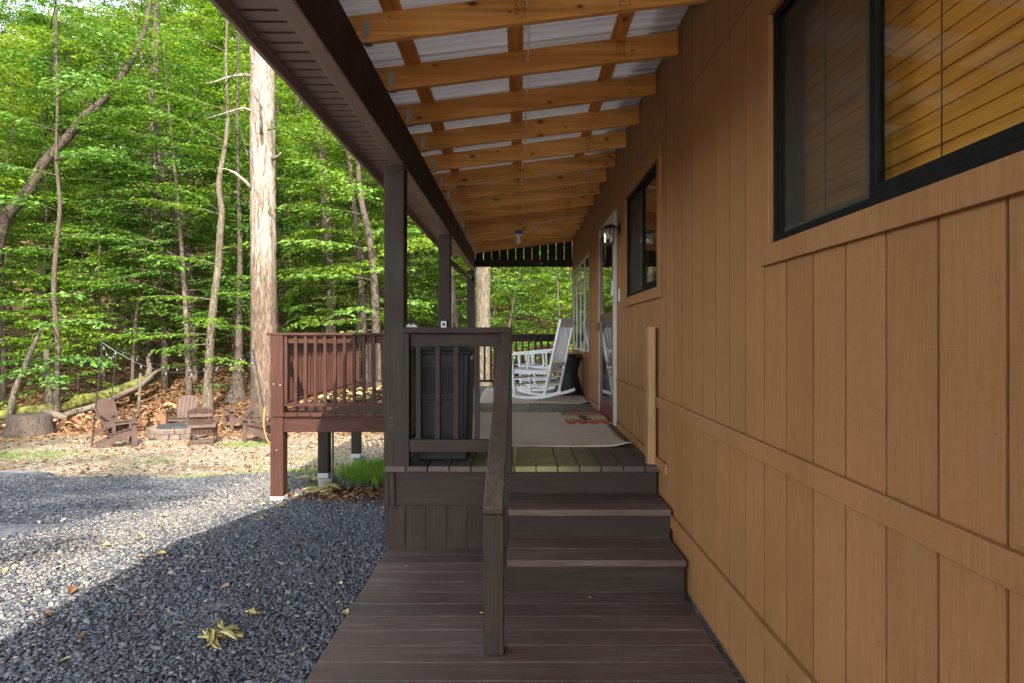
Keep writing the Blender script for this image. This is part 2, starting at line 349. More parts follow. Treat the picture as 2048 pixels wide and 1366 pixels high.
# ------------------------------------------------------------------ mesh helpers
class MB:
    def __init__(s): s.v = []; s.f = []
    def box(s, x0, x1, y0, y1, z0, z1):
        n = len(s.v)
        s.v += [(x0,y0,z0),(x1,y0,z0),(x1,y1,z0),(x0,y1,z0),(x0,y0,z1),(x1,y0,z1),(x1,y1,z1),(x0,y1,z1)]
        s.f += [tuple(n+i for i in q) for q in ((0,3,2,1),(4,5,6,7),(0,1,5,4),(1,2,6,5),(2,3,7,6),(3,0,4,7))]
        return s
    def hexa(s, pts):                                   # 8 corners, same order as box
        n = len(s.v); s.v += [tuple(p) for p in pts]
        s.f += [tuple(n+i for i in q) for q in ((0,3,2,1),(4,5,6,7),(0,1,5,4),(1,2,6,5),(2,3,7,6),(3,0,4,7))]
        return s
    def bar(s, a, b, w, h, up=(0,0,1)):                 # rectangular bar from a to b; w across, h along up
        a, b, up = Vector(a), Vector(b), Vector(up)
        d = (b-a).normalized(); r = d.cross(up).normalized(); u = r.cross(d)
        P = []
        for k in (-1, 1):
            for q in ((a,-1),(a,1),(b,1),(b,-1)):
                P.append(q[0] + r*(w/2*q[1]) + u*(h/2*k))
        return s.hexa(P)
    def prism(s, outline, o, ux, uy, t):                # outline in (ux, uy), thickness t along ux x uy
        o, ux, uy = Vector(o), Vector(ux), Vector(uy); nn = ux.cross(uy).normalized()
        n = len(s.v); k = len(outline)
        for side in (-.5, .5):
            for p in outline: s.v.append(tuple(o + ux*p[0] + uy*p[1] + nn*(t*side)))
        s.f.append(tuple(n+i for i in range(k-1, -1, -1))); s.f.append(tuple(n+k+i for i in range(k)))
        for i in range(k):
            j = (i+1) % k; s.f.append((n+i, n+j, n+k+j, n+k+i))
        return s
    def tube(s, path, radii, n=8, cap=True, rough=0.0, rng=random):
        path = [Vector(p) for p in path]
        if not isinstance(radii, (list, tuple)): radii = [radii]*len(path)
        rings = []; ref = Vector((.31, .87, .11))
        for i, p in enumerate(path):
            d = (path[min(i+1, len(path)-1)] - path[max(i-1, 0)])
            d = d.normalized() if d.length > 1e-9 else Vector((0,0,1))
            a = d.cross(ref); a = (a if a.length > .05 else d.cross(Vector((1,0,0)))).normalized(); b = d.cross(a)
            base = len(s.v)
            for k in range(n):
                t = 2*math.pi*k/n; r = radii[i]*(1 + (rng.uniform(-rough, rough) if rough else 0))
                s.v.append(tuple(p + a*(math.cos(t)*r) + b*(math.sin(t)*r)))
            rings.append(base)
        for i in range(len(rings)-1):
            for k in range(n):
                j = (k+1) % n
                s.f.append((rings[i]+k, rings[i]+j, rings[i+1]+j, rings[i+1]+k))
        if cap:
            s.f.append(tuple(rings[0]+k for k in range(n-1, -1, -1))); s.f.append(tuple(rings[-1]+k for k in range(n)))
        return s
    def lathe(s, prof, c=(0,0,0), n=24, cap=True):
        return s.tube([(c[0], c[1], c[2]+z + i*1e-5) for i, (r, z) in enumerate(prof)], [r for r, z in prof], n, cap)
    def build(s, name, mat, parent=None, bevel=0.0, smooth=False, loc=None):
        me = bpy.data.meshes.new(name); me.from_pydata(s.v, [], s.f); me.update()
        return link(name, me, mat, parent, bevel, smooth)
def link(name, me, mat, parent=None, bevel=0.0, smooth=False):
    o = bpy.data.objects.new(name, me); C.objects.link(o)
    if not len(me.materials): me.materials.append(mat)
    if parent is not None:
        o.parent = parent
        o.matrix_parent_inverse = Matrix.Translation(-parent.location if parent.parent is None else Vector())
    if bevel:
        b = o.modifiers.new('edge', 'BEVEL'); b.width = bevel; b.segments = 2; b.limit_method = 'ANGLE'; b.angle_limit = rad(40)
    if smooth:
        for p in me.polygons: p.use_smooth = True
    return o
def tag(o, label=None, cat=None, group=None, kind=None):
    for k, v in (('label', label), ('category', cat), ('group', group), ('kind', kind)):
        if v: o[k] = v
    return o
def thing(name, label, cat, loc=(0,0,0), group=None):
    o = bpy.data.objects.new(name, None); C.objects.link(o); o.location = loc
    o.empty_display_size = .1
    return tag(o, label, cat, group, 'thing')
def copy_tree(o, parent=None):
    c = o.copy(); C.objects.link(c)
    if parent is not None: c.parent = parent
    for ch in [q for q in o.children]: copy_tree(ch, c)
    return c
def mesh_np(name, V, Fc, rnd=None):
    me = bpy.data.meshes.new(name); k = Fc.shape[1]
    me.vertices.add(len(V)); me.vertices.foreach_set('co', V.astype(np.float32).ravel())
    me.loops.add(Fc.size); me.loops.foreach_set('vertex_index', Fc.astype(np.int32).ravel())
    me.polygons.add(len(Fc)); me.polygons.foreach_set('loop_start', np.arange(0, Fc.size, k, dtype=np.int32))
    if rnd is not None:
        a = me.attributes.new('rnd', 'FLOAT', 'POINT'); a.data.foreach_set('value', rnd.astype(np.float32))
    me.update(calc_edges=True)
    return me
def unit(a): return a/np.maximum(np.linalg.norm(a, axis=-1, keepdims=True), 1e-9)
def leaves_np(P, D, N, L, W, fold=.18, rng=None):
    D = unit(D); N = unit(N - D*np.sum(D*N, -1, keepdims=True)); S = np.cross(D, N)
    L = L[:, None]; W = W[:, None]
    V = np.stack([P, P + D*L*.42 + S*W*.5 + N*W*fold, P + D*L - N*L*.10, P + D*L*.42 - S*W*.5 + N*W*fold], 1).reshape(-1, 3)
    Fc = np.arange(len(V)).reshape(-1, 4)
    return V, Fc

# ------------------------------------------------------------------ ground
GY = [-40, -12, 1.0, 4.4, 7.2, 8.5, 10.5, 13.0, 17.0]
GZ = [-1.6, -1.42, -1.45, -1.475, -1.885, -2.06, -2.19, -2.25, -2.30]
def G(x, y):
    x = np.asarray(x, float); y = np.asarray(y, float)
    z = np.interp(y, GY, GZ)
    d = np.maximum(0, y - 17 + 0.06*(x+8))
    z = z + .26*d*d/(d+7) + np.where(y > 17, .12*np.sin(x*.35+y*.2)*np.minimum(1, d/6), 0)
    dl = np.maximum(0, -13 - x); z = z + .12*dl*dl/(dl+6)
    return z
def gz(x, y): return float(G(x, y))
xs = np.concatenate([np.arange(-95, -16, 3.0), np.arange(-16, 8, .5), np.arange(8, 70, 3.0)])
ys = np.unique(np.concatenate([np.arange(-40, -2, 3.0), np.arange(-2, 30, .5), np.arange(30, 170, 3.0), GY]))
XX, YY = np.meshgrid(xs, ys); ZZ = G(XX, YY)
inside = (YY < 10.6) & (XX > -14.6) & (XX < 1.2)
rs = np.random.default_rng(3)
ZZ = np.where(inside, ZZ - .04, ZZ + rs.normal(0, .02, ZZ.shape))
V = np.stack([XX, YY, ZZ], -1).reshape(-1, 3); nx = len(xs)
i = (np.arange(len(ys)-1)[:, None]*nx + np.arange(nx-1)[None]).ravel()
gme = mesh_np('ground', V, np.stack([i, i+1, i+1+nx, i+nx], 1))
go = link('ground', gme, M['ground']); tag(go, kind='structure')
for p in gme.polygons: p.use_smooth = True
gx = np.arange(-14.0, 1.21, .1); gyy = np.arange(-2.4, 10.41, .1)
def edge_y(x): return 9.9 + .35*np.sin(x*1.3) + .2*np.sin(x*3.1+1) + .25*np.sin(x*.55+.7)
XX, YY = np.meshgrid(gx, gyy)
YY = np.where(YY > 8, 8 + (YY-8)*(edge_y(XX)-8)/2.4, YY)
ZZ = G(XX, YY) + .012 + .008*np.sin(XX*5.1+YY*3)*np.sin(YY*4.3) + rs.normal(0, .004, XX.shape)
ZZ = np.where(YY > edge_y(XX)-.12, ZZ - .045, ZZ)
V = np.stack([XX, YY, ZZ], -1).reshape(-1, 3); nx = len(gx)
i = (np.arange(len(gyy)-1)[:, None]*nx + np.arange(nx-1)[None]).ravel()
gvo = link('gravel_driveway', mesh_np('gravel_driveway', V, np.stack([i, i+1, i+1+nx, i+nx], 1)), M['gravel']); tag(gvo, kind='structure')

def chips(n, x0, x1, y0, y1, smin, smax, seed, keep=None):
    r = np.random.default_rng(seed)
    x = r.uniform(x0, x1, n); y = r.uniform(y0, y1, n)
    if keep is not None: k = keep(x, y, r); x, y = x[k], y[k]
    n = len(x); z = G(x, y) + .016 + r.uniform(0, .010, n)
    s = r.uniform(smin, smax, n)*np.where(r.random(n) < .06, 1.9, 1)
    base = np.array([[1,0,0],[.3,.75,0],[-.8,.5,0],[-.7,-.55,0],[.35,-.7,0],[.05,.05,1],[0,0,-1]], float)
    V = np.repeat(base[None], n, 0) * (1 + r.uniform(-.3, .3, (n, 7, 1)))
    V[..., 0] *= r.uniform(.8, 1.5, (n, 1)); V[..., 2] *= r.uniform(.16, .34, (n, 1))
    V *= s[:, None, None]
    a, t, p = r.uniform(0, 6.283, n), r.normal(0, .3, n), r.normal(0, .3, n)
    V[..., 2], V[..., 0] = V[..., 2] + V[..., 0]*np.sin(t)[:, None], V[..., 0]*np.cos(t)[:, None]
    V[..., 2] = V[..., 2] + V[..., 1]*np.sin(p)[:, None]
    ca, sa = np.cos(a)[:, None], np.sin(a)[:, None]
    X = V[..., 0]*ca - V[..., 1]*sa; Y = V[..., 0]*sa + V[..., 1]*ca
    V = np.stack([X + x[:, None], Y + y[:, None], V[..., 2] + z[:, None]], -1).reshape(-1, 3)
    f = np.array([(k, (k+1) % 5, 5) for k in range(5)] + [((k+1) % 5, k, 6) for k in range(5)])
    Fc = (np.arange(n)[:, None, None]*7 + f[None]).reshape(-1, 3)
    tr = np.clip(1-np.abs(x+3.05+.12*(y-5))/.9, 0, 1)*np.clip((y-2.5)/2, 0, 1); c = np.clip(r.beta(1.6, 2.2, n), 0, 1); c = np.where(r.random(n) < .8*tr, .86+.14*r.random(n), c)  # tan chips along the strip: tyre wear plus sunlight put into the colour
    return V, Fc, np.repeat(c, 7)
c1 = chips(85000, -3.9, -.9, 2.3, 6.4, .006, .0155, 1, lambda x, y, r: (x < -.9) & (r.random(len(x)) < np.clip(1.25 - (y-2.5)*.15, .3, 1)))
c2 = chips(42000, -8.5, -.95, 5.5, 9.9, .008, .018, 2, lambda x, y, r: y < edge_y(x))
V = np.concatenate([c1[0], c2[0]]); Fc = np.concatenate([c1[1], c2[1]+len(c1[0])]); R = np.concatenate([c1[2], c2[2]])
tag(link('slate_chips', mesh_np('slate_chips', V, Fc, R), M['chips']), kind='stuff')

def scatter_leaves(n, fx, fy, L, seed, zoff=.02, tilt=.35, keep=None):
    r = np.random.default_rng(seed)
    x, y = fx(r, n), fy(r, n)
    if keep is not None: k = keep(x, y, r); x, y = x[k], y[k]
    n = len(x); z = G(x, y) + zoff*r.random(n)
    a = r.uniform(0, 6.283, n)
    D = np.stack([np.cos(a), np.sin(a), r.normal(0, tilt, n)], -1); N = np.stack([r.normal(0, tilt, n), r.normal(0, tilt, n), np.ones(n)], -1)
    l = r.uniform(.6, 1.4, n)*L
    V, Fc = leaves_np(np.stack([x, y, z], -1), D, N, l, l*.6, .25)
    return V, Fc, np.repeat(r.beta(2, 2, n), 4)
def in_clear(x, y): return (y < 16.8) & (x > -12.5)
l1 = scatter_leaves(40000, lambda r, n: r.uniform(-24, 3, n), lambda r, n: 15.5 + 26*r.random(n)**1.5, .13, 11)
l2 = scatter_leaves(9000, lambda r, n: r.uniform(-14, 1, n), lambda r, n: r.uniform(9.7, 17.5, n), .08, 12, .02, .35, lambda x, y, r: r.random(len(x)) < np.clip((y-9)/8, .25, 1))
l3 = scatter_leaves(2600, lambda r, n: -1.75+r.normal(0, .45, n), lambda r, n: 7.75+r.normal(0, .33, n), .06, 13, .05, .35, lambda x, y, r: (x < -.95) & (x > -2.9))
V = np.concatenate([l1[0], l2[0], l3[0]]); Fc = np.concatenate([l1[1], l2[1]+len(l1[0]), l3[1]+len(l1[0])+len(l2[0])]); R = np.concatenate([l1[2], l2[2], l3[2]])
tag(link('leaf_litter', mesh_np('leaf_litter', V, Fc, R), M['litter']), kind='stuff')
def grass_patch(cx, cy, rx, ry, n, h, seed, name='grass'):
    r = np.random.default_rng(seed)
    x = cx + r.normal(0, .45, n)*rx; y = cy + r.normal(0, .45, n)*ry
    a = r.uniform(0, 6.283, n); hh = h*r.uniform(.5, 1.3, n)
    D = np.stack([.45*np.cos(a), .45*np.sin(a), np.ones(n)], -1)
    N = np.stack([np.cos(a+1), np.sin(a+1), r.normal(0, .2, n)], -1)
    return leaves_np(np.stack([x, y, G(x, y)+.005], -1), D, N, hh, np.minimum(hh*.06, .012), .1) + (np.repeat(r.random(n), 4),)
gp = [grass_patch(-2.2, 9.7, .5, .8, 2600, .21, 5), grass_patch(-1.75, 9.1, .45, .45, 2200, .24, 6), grass_patch(-9.7, 11.6, 2.4, .7, 3200, .07, 7), grass_patch(-5.6, 13.0, .6, .4, 700, .07, 8), grass_patch(-3.4, 9.9, .5, .3, 350, .08, 9)]
off = 0; VV = []; FF = []; RR = []
for v, f, r in gp: VV.append(v); FF.append(f+off); RR.append(r); off += len(v)
tag(link('grass', mesh_np('grass', np.concatenate(VV), np.concatenate(FF), np.concatenate(RR)), M['grass']), kind='stuff')

# ------------------------------------------------------------------ cabin
cabin = thing('cabin', 'brown cabin with grooved plywood siding, sliding windows and a storm door opening on the porch', 'cabin', (XW, 4, -1.45))
W1 = (1.056, 2.357, .345, 1.20); W2 = (4.275, 5.545, .338, 1.20); W3 = (8.43, 10.92, -.22, 1.13); DR = (6.24, 7.30, -.86, 1.13)
openings = [W1, W2, W3, DR]
S = .2032; Y0 = 1201/976.0                      # first groove seen at the right edge of the photograph
w = MB()
brk = []
k0 = int((-7-Y0)/S)-1
for k in range(k0, int((11.15-Y0)/S)+1):
    y = Y0 + k*S + .0; brk.append((y-.0055, y+.0055))
def wall_zone(z0, z1, xf):
    gd = .014
    cuts = {-3.6, 11.15}
    for a, b in brk:
        if -3.6 < a and b < 11.15: cuts |= {a, b}
    for o in openings: cuts |= {o[0], o[1]}
    cuts = sorted(cuts); prev = None
    for a, b in zip(cuts, cuts[1:]):
        if b-a < 1e-6: continue
        m = (a+b)/2; ing = any(p-1e-7 < m < q+1e-7 for p, q in brk)
        x = xf + (gd if ing else 0)
        segs = [(z0, z1)]
        for o in openings:
            if o[0] < m < o[1]:
                ns = []
                for s0, s1 in segs:
                    if o[2] > s0: ns.append((s0, min(s1, o[2])))
                    if o[3] < s1: ns.append((max(s0, o[3]), s1))
                segs = [q for q in ns if q[1]-q[0] > 1e-4]
        for s0, s1 in segs:
            n = len(w.v); w.v += [(x,a,s0),(x,b,s0),(x,b,s1),(x,a,s1)]; w.f.append((n,n+3,n+2,n+1))
            if prev and abs(prev[0]-x) > 1e-4:
                n = len(w.v); w.v += [(prev[0],a,s0),(x,a,s0),(x,a,s1),(prev[0],a,s1)]; w.f.append((n,n+1,n+2,n+3))
        prev = (x,)
wall_zone(-1.75, 1.372, XW); wall_zone(1.3745, 2.2, XW-.0015)
w.box(XW+.012, XW+.03, -3.6, 11.14, 1.36, 1.39)
wl = w.build('wall', M['siding'], cabin)
e = MB(); e.box(XW, 8.5, 11.152, 11.30, -2.4, 2.2); e.box(8.3, 8.5, -3.6, 11.15, -2.2, 2.2); e.box(XW+.02, 8.3, -3.75, -3.6, -2.2, 2.2)
e.build('end_wall', M['siding'], cabin)
e = MB(); e.hexa([(.80,-3.9,1.84),(4.7,-3.9,3.1),(4.7,11.5,3.1),(.80,11.5,1.84),(.80,-3.9,1.90),(4.7,-3.9,3.2),(4.7,11.5,3.2),(.80,11.5,1.90)])
e.hexa([(4.7,-3.9,3.1),(8.9,-3.9,1.8),(8.9,11.5,1.8),(4.7,11.5,3.1),(4.7,-3.9,3.2),(8.9,-3.9,1.9),(8.9,11.5,1.9),(4.7,11.5,3.2)])
e.build('roof', M['fascia'], cabin)
t = MB(); t.box(XW-.020, XW-.0005, -3.6, 4.285, -.481, -.407); t.build('belt_trim', M['trim'], cabin, .002)
t = MB(); t.box(XW-.020, XW-.0005, 4.40, 6.04, -.481, -.407); t.build('belt_trim', M['trim'], cabin, .002)
t = MB(); t.box(XW-.022, XW-.0005, -3.6, 3.90, -1.175, -1.098); t.build('lower_trim', M['trim'], cabin, .002)
t = MB(); t.box(XW-.022, XW-.0005, 4.02, 6.04, -.885, -.815); t.build('baseboard', M['trim'], cabin, .003)
t = MB(); t.box(XW-.022, XW-.0005, 7.42, 8.3, -.885, -.815); t.build('baseboard', M['trim'], cabin, .003)

def slider(op, mid, near_reflect=True, blind='blind', label=None):
    y0, y1, z0, z1 = op; cw = .076
    t = MB(); x0, x1 = XW-.021, XW-.0008
    t.box(x0, x1, y0-cw, y1+cw, z0-cw, z0-.001); t.box(x0, x1, y0-cw, y1+cw, z1+.001, z1+cw)
    t.box(x0+.001, x1, y0-cw, y0, z0-.0005, z1+.0005); t.box(x0+.001, x1, y1, y1+cw, z0-.0005, z1+.0005)
    wn = t.build('window', M['trim'], cabin, .002)
    if label: wn['label'] = label
    fw = .030
    f = MB(); f.box(XW-.004, XW+.075, y0+.001, y1-.001, z0+.001, z0+fw); f.box(XW-.004, XW+.075, y0+.001, y1-.001, z1-fw, z1-.001)
    f.box(XW-.003, XW+.075, y0+.001, y0+fw, z0+fw, z1-fw); f.box(XW-.003, XW+.075, y1-fw, y1-.001, z0+fw, z1-fw)
    f.box(XW+.004, XW+.020, y1-fw-.028, y1-fw-.0005, z0+fw, z1-fw)
    f.build('frame', M['bronze'], wn, .002)
    s = MB(); sw = .032                                    # near sash stands in front
    for a, b in ((z0+fw, z0+fw+sw), (z1-fw-sw, z1-fw)): s.box(XW+.002, XW+.030, y0+fw, mid, a+.001, b)
    s.box(XW+.0025, XW+.0295, y0+fw, y0+fw+sw, z0+fw+sw, z1-fw-sw); s.box(XW+.0025, XW+.0295, mid-sw, mid-.001, z0+fw+sw, z1-fw-sw)
    s.build('sash', M['bronze'], wn, .003)
    s = MB(); s.box(XW+.006, XW+.022, mid+.001, mid+.022, z0+fw, z1-fw); s.box(XW+.012, XW+.024, mid+.022, y1-fw-.03, z0+fw+.0005, z0+fw+.016)
    s.build('screen_frame', M['bronze2'], wn, .002)
    p = MB(); p.box(XW+.014, XW+.019, y0+fw+sw-.004, mid-sw+.004, z0+fw+sw-.004, z1-fw-sw+.004); p.build('pane', M['glass'], wn)
    p = MB(); p.box(XW+.050, XW+.055, mid-.02, y1-fw, z0+fw, z1-fw); p.build('pane', M['glass'], wn)
    q = MB(); n = len(q.v); q.v += [(XW+.016,mid+.022,z0+fw),(XW+.016,y1-fw-.028,z0+fw),(XW+.016,y1-fw-.028,z1-fw),(XW+.016,mid+.022,z1-fw)]; q.f.append((0,1,2,3))
    q.build('screen', M['screen'], wn)
    if blind:
        b = MB(); z = z0+.0
        while z < z1:
            b.hexa([(XW+.1045,y0+.012,z-.0015),(XW+.1075,y0+.012,z-.0015),(XW+.1075,y1-.012,z-.0015),(XW+.1045,y1-.012,z-.0015),(XW+.111,y0+.012,z+.0485),(XW+.114,y0+.012,z+.0485),(XW+.114,y1-.012,z+.0485),(XW+.111,y1-.012,z+.0485)])
            z += .046
        b.build('blind', M['blind'], wn)
        for yy in (y0+.17, y1-.2, mid-.16):
            c = MB(); c.tube([(XW+.094, yy, z0), (XW+.094, yy, z1)], .0018, 5); c.build('blind_cord', M['bark_dark'], wn)
    b = MB(); b.box(XW+.16, XW+.18, y0-.05, y1+.05, z0-.05, z1+.05); b.box(XW+.0755, XW+.1595, y1-.008, y1+.02, z0-.03, z1+.03); b.box(XW+.0755, XW+.1595, y0-.02, y0+.008, z0-.03, z1+.03); b.box(XW+.0755, XW+.1595, y0+.009, y1-.009, z1-.006, z1+.03); b.box(XW+.0755, XW+.1595, y0+.009, y1-.009, z0-.03, z0-.001); b.build('window_backing', M['dark'], wn)  # dark box added behind the glass to stand in for the unlit room
    return wn
slider(W1, 1.722, label='large sliding window with orange slat blinds')
slider(W2, 4.90, blind=None, label='middle sliding window reflecting the rafters')
# far picture window of four lights
y0, y1, z0, z1 = W3
t = MB(); cw = .075; x0, x1 = XW-.020, XW-.0008
t.box(x0, x1, y0-cw, y1+cw, z0-cw, z0-.001); t.box(x0, x1, y0-cw, y1+cw, z1+.001, z1+cw)
t.box(x0+.001, x1, y0-cw, y0, z0-.0005, z1+.0005); t.box(x0+.001, x1, y1, y1+cw, z0-.0005, z1+.0005)
wn = t.build('window', M['trim'], cabin, .002); wn['label'] = 'tall pale framed window of four panes at the far end'
f = MB(); f.box(XW-.014, XW+.05, y0+.001, y1-.001, z0+.001, z0+.04); f.box(XW-.014, XW+.05, y0+.001, y1-.001, z1-.04, z1-.001)
for k in range(5):
    y = y0+.022+(y1-y0-.044)*k/4; f.box(XW-.016 - (.006 if k in (1, 3) else 0), XW+.048, y-.016, y+.016, z0+.0405, z1-.0405)
f.build('frame', M['offwhite'], wn, .003)
p = MB(); p.box(XW-.006, XW-.002, y0+.03, y1-.03, z0+.03, z1-.03); p.build('pane', M['glass2'], wn)
b = MB(); b.box(XW+.14, XW+.16, y0-.05, y1+.05, z0-.05, z1+.05); b.build('window_backing', M['window_backing'], wn)  # plain sheet added behind the glass to close off the unseen room
# storm door
y0, y1, z0, z1 = DR
d = MB(); fx = XW-.024
d.box(fx, XW-.0008, y0-.10, y0-.001, DK+.004, z1+.10); d.box(fx, XW-.0008, y1+.001, y1+.05, DK+.004, z1+.10); d.box(fx+.001, XW-.0008, y0-.0005, y1+.0005, z1+.001, z1+.0995)
door = d.build('door', M['offwhite'], cabin, .002)
d = MB(); fx = XW-.022
d.box(fx, XW+.02, y0+.001, y0+.075, z0, z1-.001); d.box(fx, XW+.02, y1-.075, y1-.001, z0, z1-.001)
d.box(fx+.002, XW+.019, y0+.0755, y1-.0755, z1-.09, z1-.0015); d.box(fx+.002, XW+.019, y0+.0755, y1-.0755, z0+.0005, z0+.16); d.box(fx-.004, XW+.019, y0+.0755, y1-.0755, .19, .245)
d.build('storm_door', M['doorred'], door, .003)
d = MB(); d.box(XW-.008, XW-.003, y0+.07, y1-.07, z0+.15, .2); d.box(XW-.006, XW-.001, y0+.07, y1-.07, .235, z1-.08); d.build('pane', M['glass2'], door)
d = MB(); d.box(XW+.08, XW+.12, y0, y1, z0, z1)
for a, b in ((-.7, -.1), (.1, 1.0)):
    d.box(XW+.072, XW+.081, y0+.2, y1-.2, a, b)
d.build('inner_door', M['doorpanel'], door, .004)
d = MB(); d.box(XW-.04, XW-.0305, y1-.06, y1-.03, .06, .16); d.tube([(XW-.055, y1-.045, .07), (XW-.055, y1-.045, .15)], .006, 8); d.build('handle', M['black'], door, .003)
d = MB(); d.box(XW-.07, XW+.02, y0-.0, y1+.0, DK+.003, DK+.011); d.box(XW-.035, XW+.02, y0+.001, y1-.001, DK+.0115, z0-.002); d.build('threshold', M['doorred'], door, .003)
# wall lantern
ln = thing('wall_lantern', 'black square wall lantern with seeded glass mounted beside the storm door', 'lantern', (XW, 5.95, 1.0))
m = MB(); m.lathe([(.0, 0), (.058, 0), (.058, .012), (.03, .022), (.0, .024)], n=20)
m.v = [(XW-.0005-z, 5.95+x, 1.02+y) for x, y, z in m.v]; m.build('mount_plate', M['black'], ln, 0, False)
m = MB(); m.tube([(XW-.02, 5.95, 1.02), (XW-.06, 5.95, 1.045), (XW-.105, 5.95, 1.045), (XW-.115, 5.95, 1.035)], .009, 8); m.build('arm', M['black'], ln)
cx, cy = XW-.115, 5.95
m = MB(); a, z0, z1 = .052, .87, 1.01
m.hexa([(cx-a-.012,cy-a-.012,z1),(cx+a+.012,cy-a-.012,z1),(cx+a+.012,cy+a+.012,z1),(cx-a-.012,cy+a+.012,z1),(cx-.02,cy-.02,z1+.035),(cx+.02,cy-.02,z1+.035),(cx+.02,cy+.02,z1+.035),(cx-.02,cy+.02,z1+.035)])
for sx in (-1, 1):
    for sy in (-1, 1):
        m.bar((cx+sx*(a-.008), cy+sy*(a-.008), z0-.005), (cx+sx*a, cy+sy*a, z1+.002), .009, .009, (0,1,0))
    m.bar((cx+sx*(a-.008), cy-a, z0), (cx+sx*(a-.008), cy+a, z0), .010, .010); m.bar((cx-a, cy+sx*(a-.008), z0), (cx+a, cy+sx*(a-.008), z0), .010, .010)
m.build('cage', M['black'], ln)
m = MB(); q = a-.010; m.hexa([(cx-q+.005,cy-q+.005,z0+.003),(cx+q-.005,cy-q+.005,z0+.003),(cx+q-.005,cy+q-.005,z0+.003),(cx-q+.005,cy+q-.005,z0+.003),(cx-q,cy-q,z1-.002),(cx+q,cy-q,z1-.002),(cx+q,cy+q,z1-.002),(cx-q,cy+q,z1-.002)])
m.build('lamp_glass', M['lampglass'], ln)
m = MB(); m.lathe([(.012, .04), (.013, .02), (.03, -.02), (.022, -.045), (.001, -.05)], (cx, cy, .96), 14); m.build('bulb', M['bulb'], ln, 0, True)
# doorbell and switch
db = thing('doorbell', 'small black and grey doorbell fixed on the white door casing', 'doorbell', (XW-.034, 6.19, .47))
m = MB(); m.box(XW-.048, XW-.0245, 6.165, 6.215, .395, .545); m.build('body', M['greyplastic'], db, .006)
m = MB(); m.box(XW-.052, XW-.0485, 6.170, 6.210, .475, .538); m.build('camera_panel', M['black'], db, .002)
m = MB(); m.box(XW-.012, XW-.0005, 5.93, 5.99, .33, .45); sb = m.build('light_switch', M['greyplastic'], None, .006); tag(sb, 'small grey switch box on brown siding below the doorbell', 'switch')

# ------------------------------------------------------------------ porch roof
pr = thing('porch_canopy', 'open rafter porch roof of orange pine under ribbed sheets along the cabin', 'porch roof', (-.8, 4.27, 1.17))
SL = .125; XB = -.775
def rb(x): return 1.46 + SL*(x-XB)              # underside of the rafters
m = MB(); m.box(XB-.066, XB, -1.55, 11.2, 1.17, 1.449); m.build('beam', M['beam'], pr, .004)
m = MB(); m.box(XB-.068, XB-.002, -1.55, 11.2, 1.155, 1.1695); m.build('beam_trim', M['fascia'], pr, .003)
m = MB(); m.box(XB-.11, XB-.0665, -1.55, 11.2, 1.20, 1.232); m.box(XB-.095, XB-.0665, -1.55, 11.2, 1.24, 1.42); m.build('inner_trim', M['soffit'], pr, .003)
m = MB(); y = -1.55; P = .1035                       # ribbed vinyl soffit
while y < 11.2:
    m.box(-1.243, XB-.096, y, y+P-.026, 1.436, 1.441); m.box(-1.243, XB-.096, y+P-.028, y+P+.002, 1.520, 1.524); m.box(-1.243, XB-.096, y+P-.028, y+P-.0265, 1.4415, 1.52); y += P
m.build('soffit', M['soffit'], pr)
m = MB(); m.box(-1.268, -1.2435, -1.6, 11.25, 1.372, 1.60); m.build('fascia', M['fascia'], pr, .004)
m = MB(); m.box(-1.243, -1.233, -1.55, 11.2, 1.412, 1.4355); m.build('soffit_channel', M['soffit'], pr)
for k in range(-7, 14):
    Y = 3.14 + .61*k
    if Y > 11.2: break
    m = MB(); a, b = -.92, XW-.004
    m.hexa([(a,Y,rb(a)),(b,Y,rb(b)),(b,Y+.038,rb(b)),(a,Y+.038,rb(a)),(a,Y,rb(a)+.14),(b,Y,rb(b)+.14),(b,Y+.038,rb(b)+.14),(a,Y+.038,rb(a)+.14)])
    rf = m.build('rafter', M['pineX'], pr, .003)
    h = MB(); a = XB+.002; z = rb(a)
    h.hexa([(a,Y-.003,z+.012),(a+.032,Y-.003,z+.030),(a+.032,Y-.0005,z+.030),(a,Y-.0005,z+.012),(a,Y-.003,z+.105),(a+.032,Y-.003,z+.11),(a+.032,Y-.0005,z+.11),(a,Y-.0005,z+.105)])
    h.box(a+.0005, a+.04, Y-.002, Y+.04, z-.003, z-.0005)
    h.build('hanger', M['galv'], rf)
    if -2 < k < 12 and k != 3:                        # grade stamps on the front faces
        s = MB(); rr = random.Random(k)
        for x in ([.0 if k == 0 else rr.uniform(.55, .75)] if k else [-.02, .50]):
            for c in range(4):
                xx = x + c*.016
                for q in range(5):
                    zz = rb(xx)+.02+q*.022
                    if rr.random() < .8: s.box(xx, xx+.003, Y-.0012, Y-.0004, zz, zz+.016)
                    if rr.random() < .55: s.box(xx, xx+.011, Y-.0012, Y-.0004, zz, zz+.0028)
        s.build('grade_stamp', M['bark_dark'], rf)
for xc in (-.63, -.02, .59):
    m = MB(); a, b = xc-.045, xc+.045
    m.hexa([(a,-1.5,rb(a)+.1403),(b,-1.5,rb(b)+.1403),(b,11.2,rb(b)+.1403),(a,11.2,rb(a)+.1403),(a,-1.5,rb(a)+.159),(b,-1.5,rb(b)+.159),(b,11.2,rb(b)+.159),(a,11.2,rb(a)+.159)])
    m.build('purlin', M['pineY'], pr)
m = MB(); prof = []; y = -1.6                        # ribbed sheet: ribs run down the slope
while y < 11.3:
    prof += [(y, 0), (y+.012, .030), (y+.030, .030), (y+.042, 0), (y+.090, 0), (y+.097, .009), (y+.107, .009), (y+.114, 0), (y+.155, 0), (y+.162, .009), (y+.172, .009), (y+.179, 0)]; y += .2286
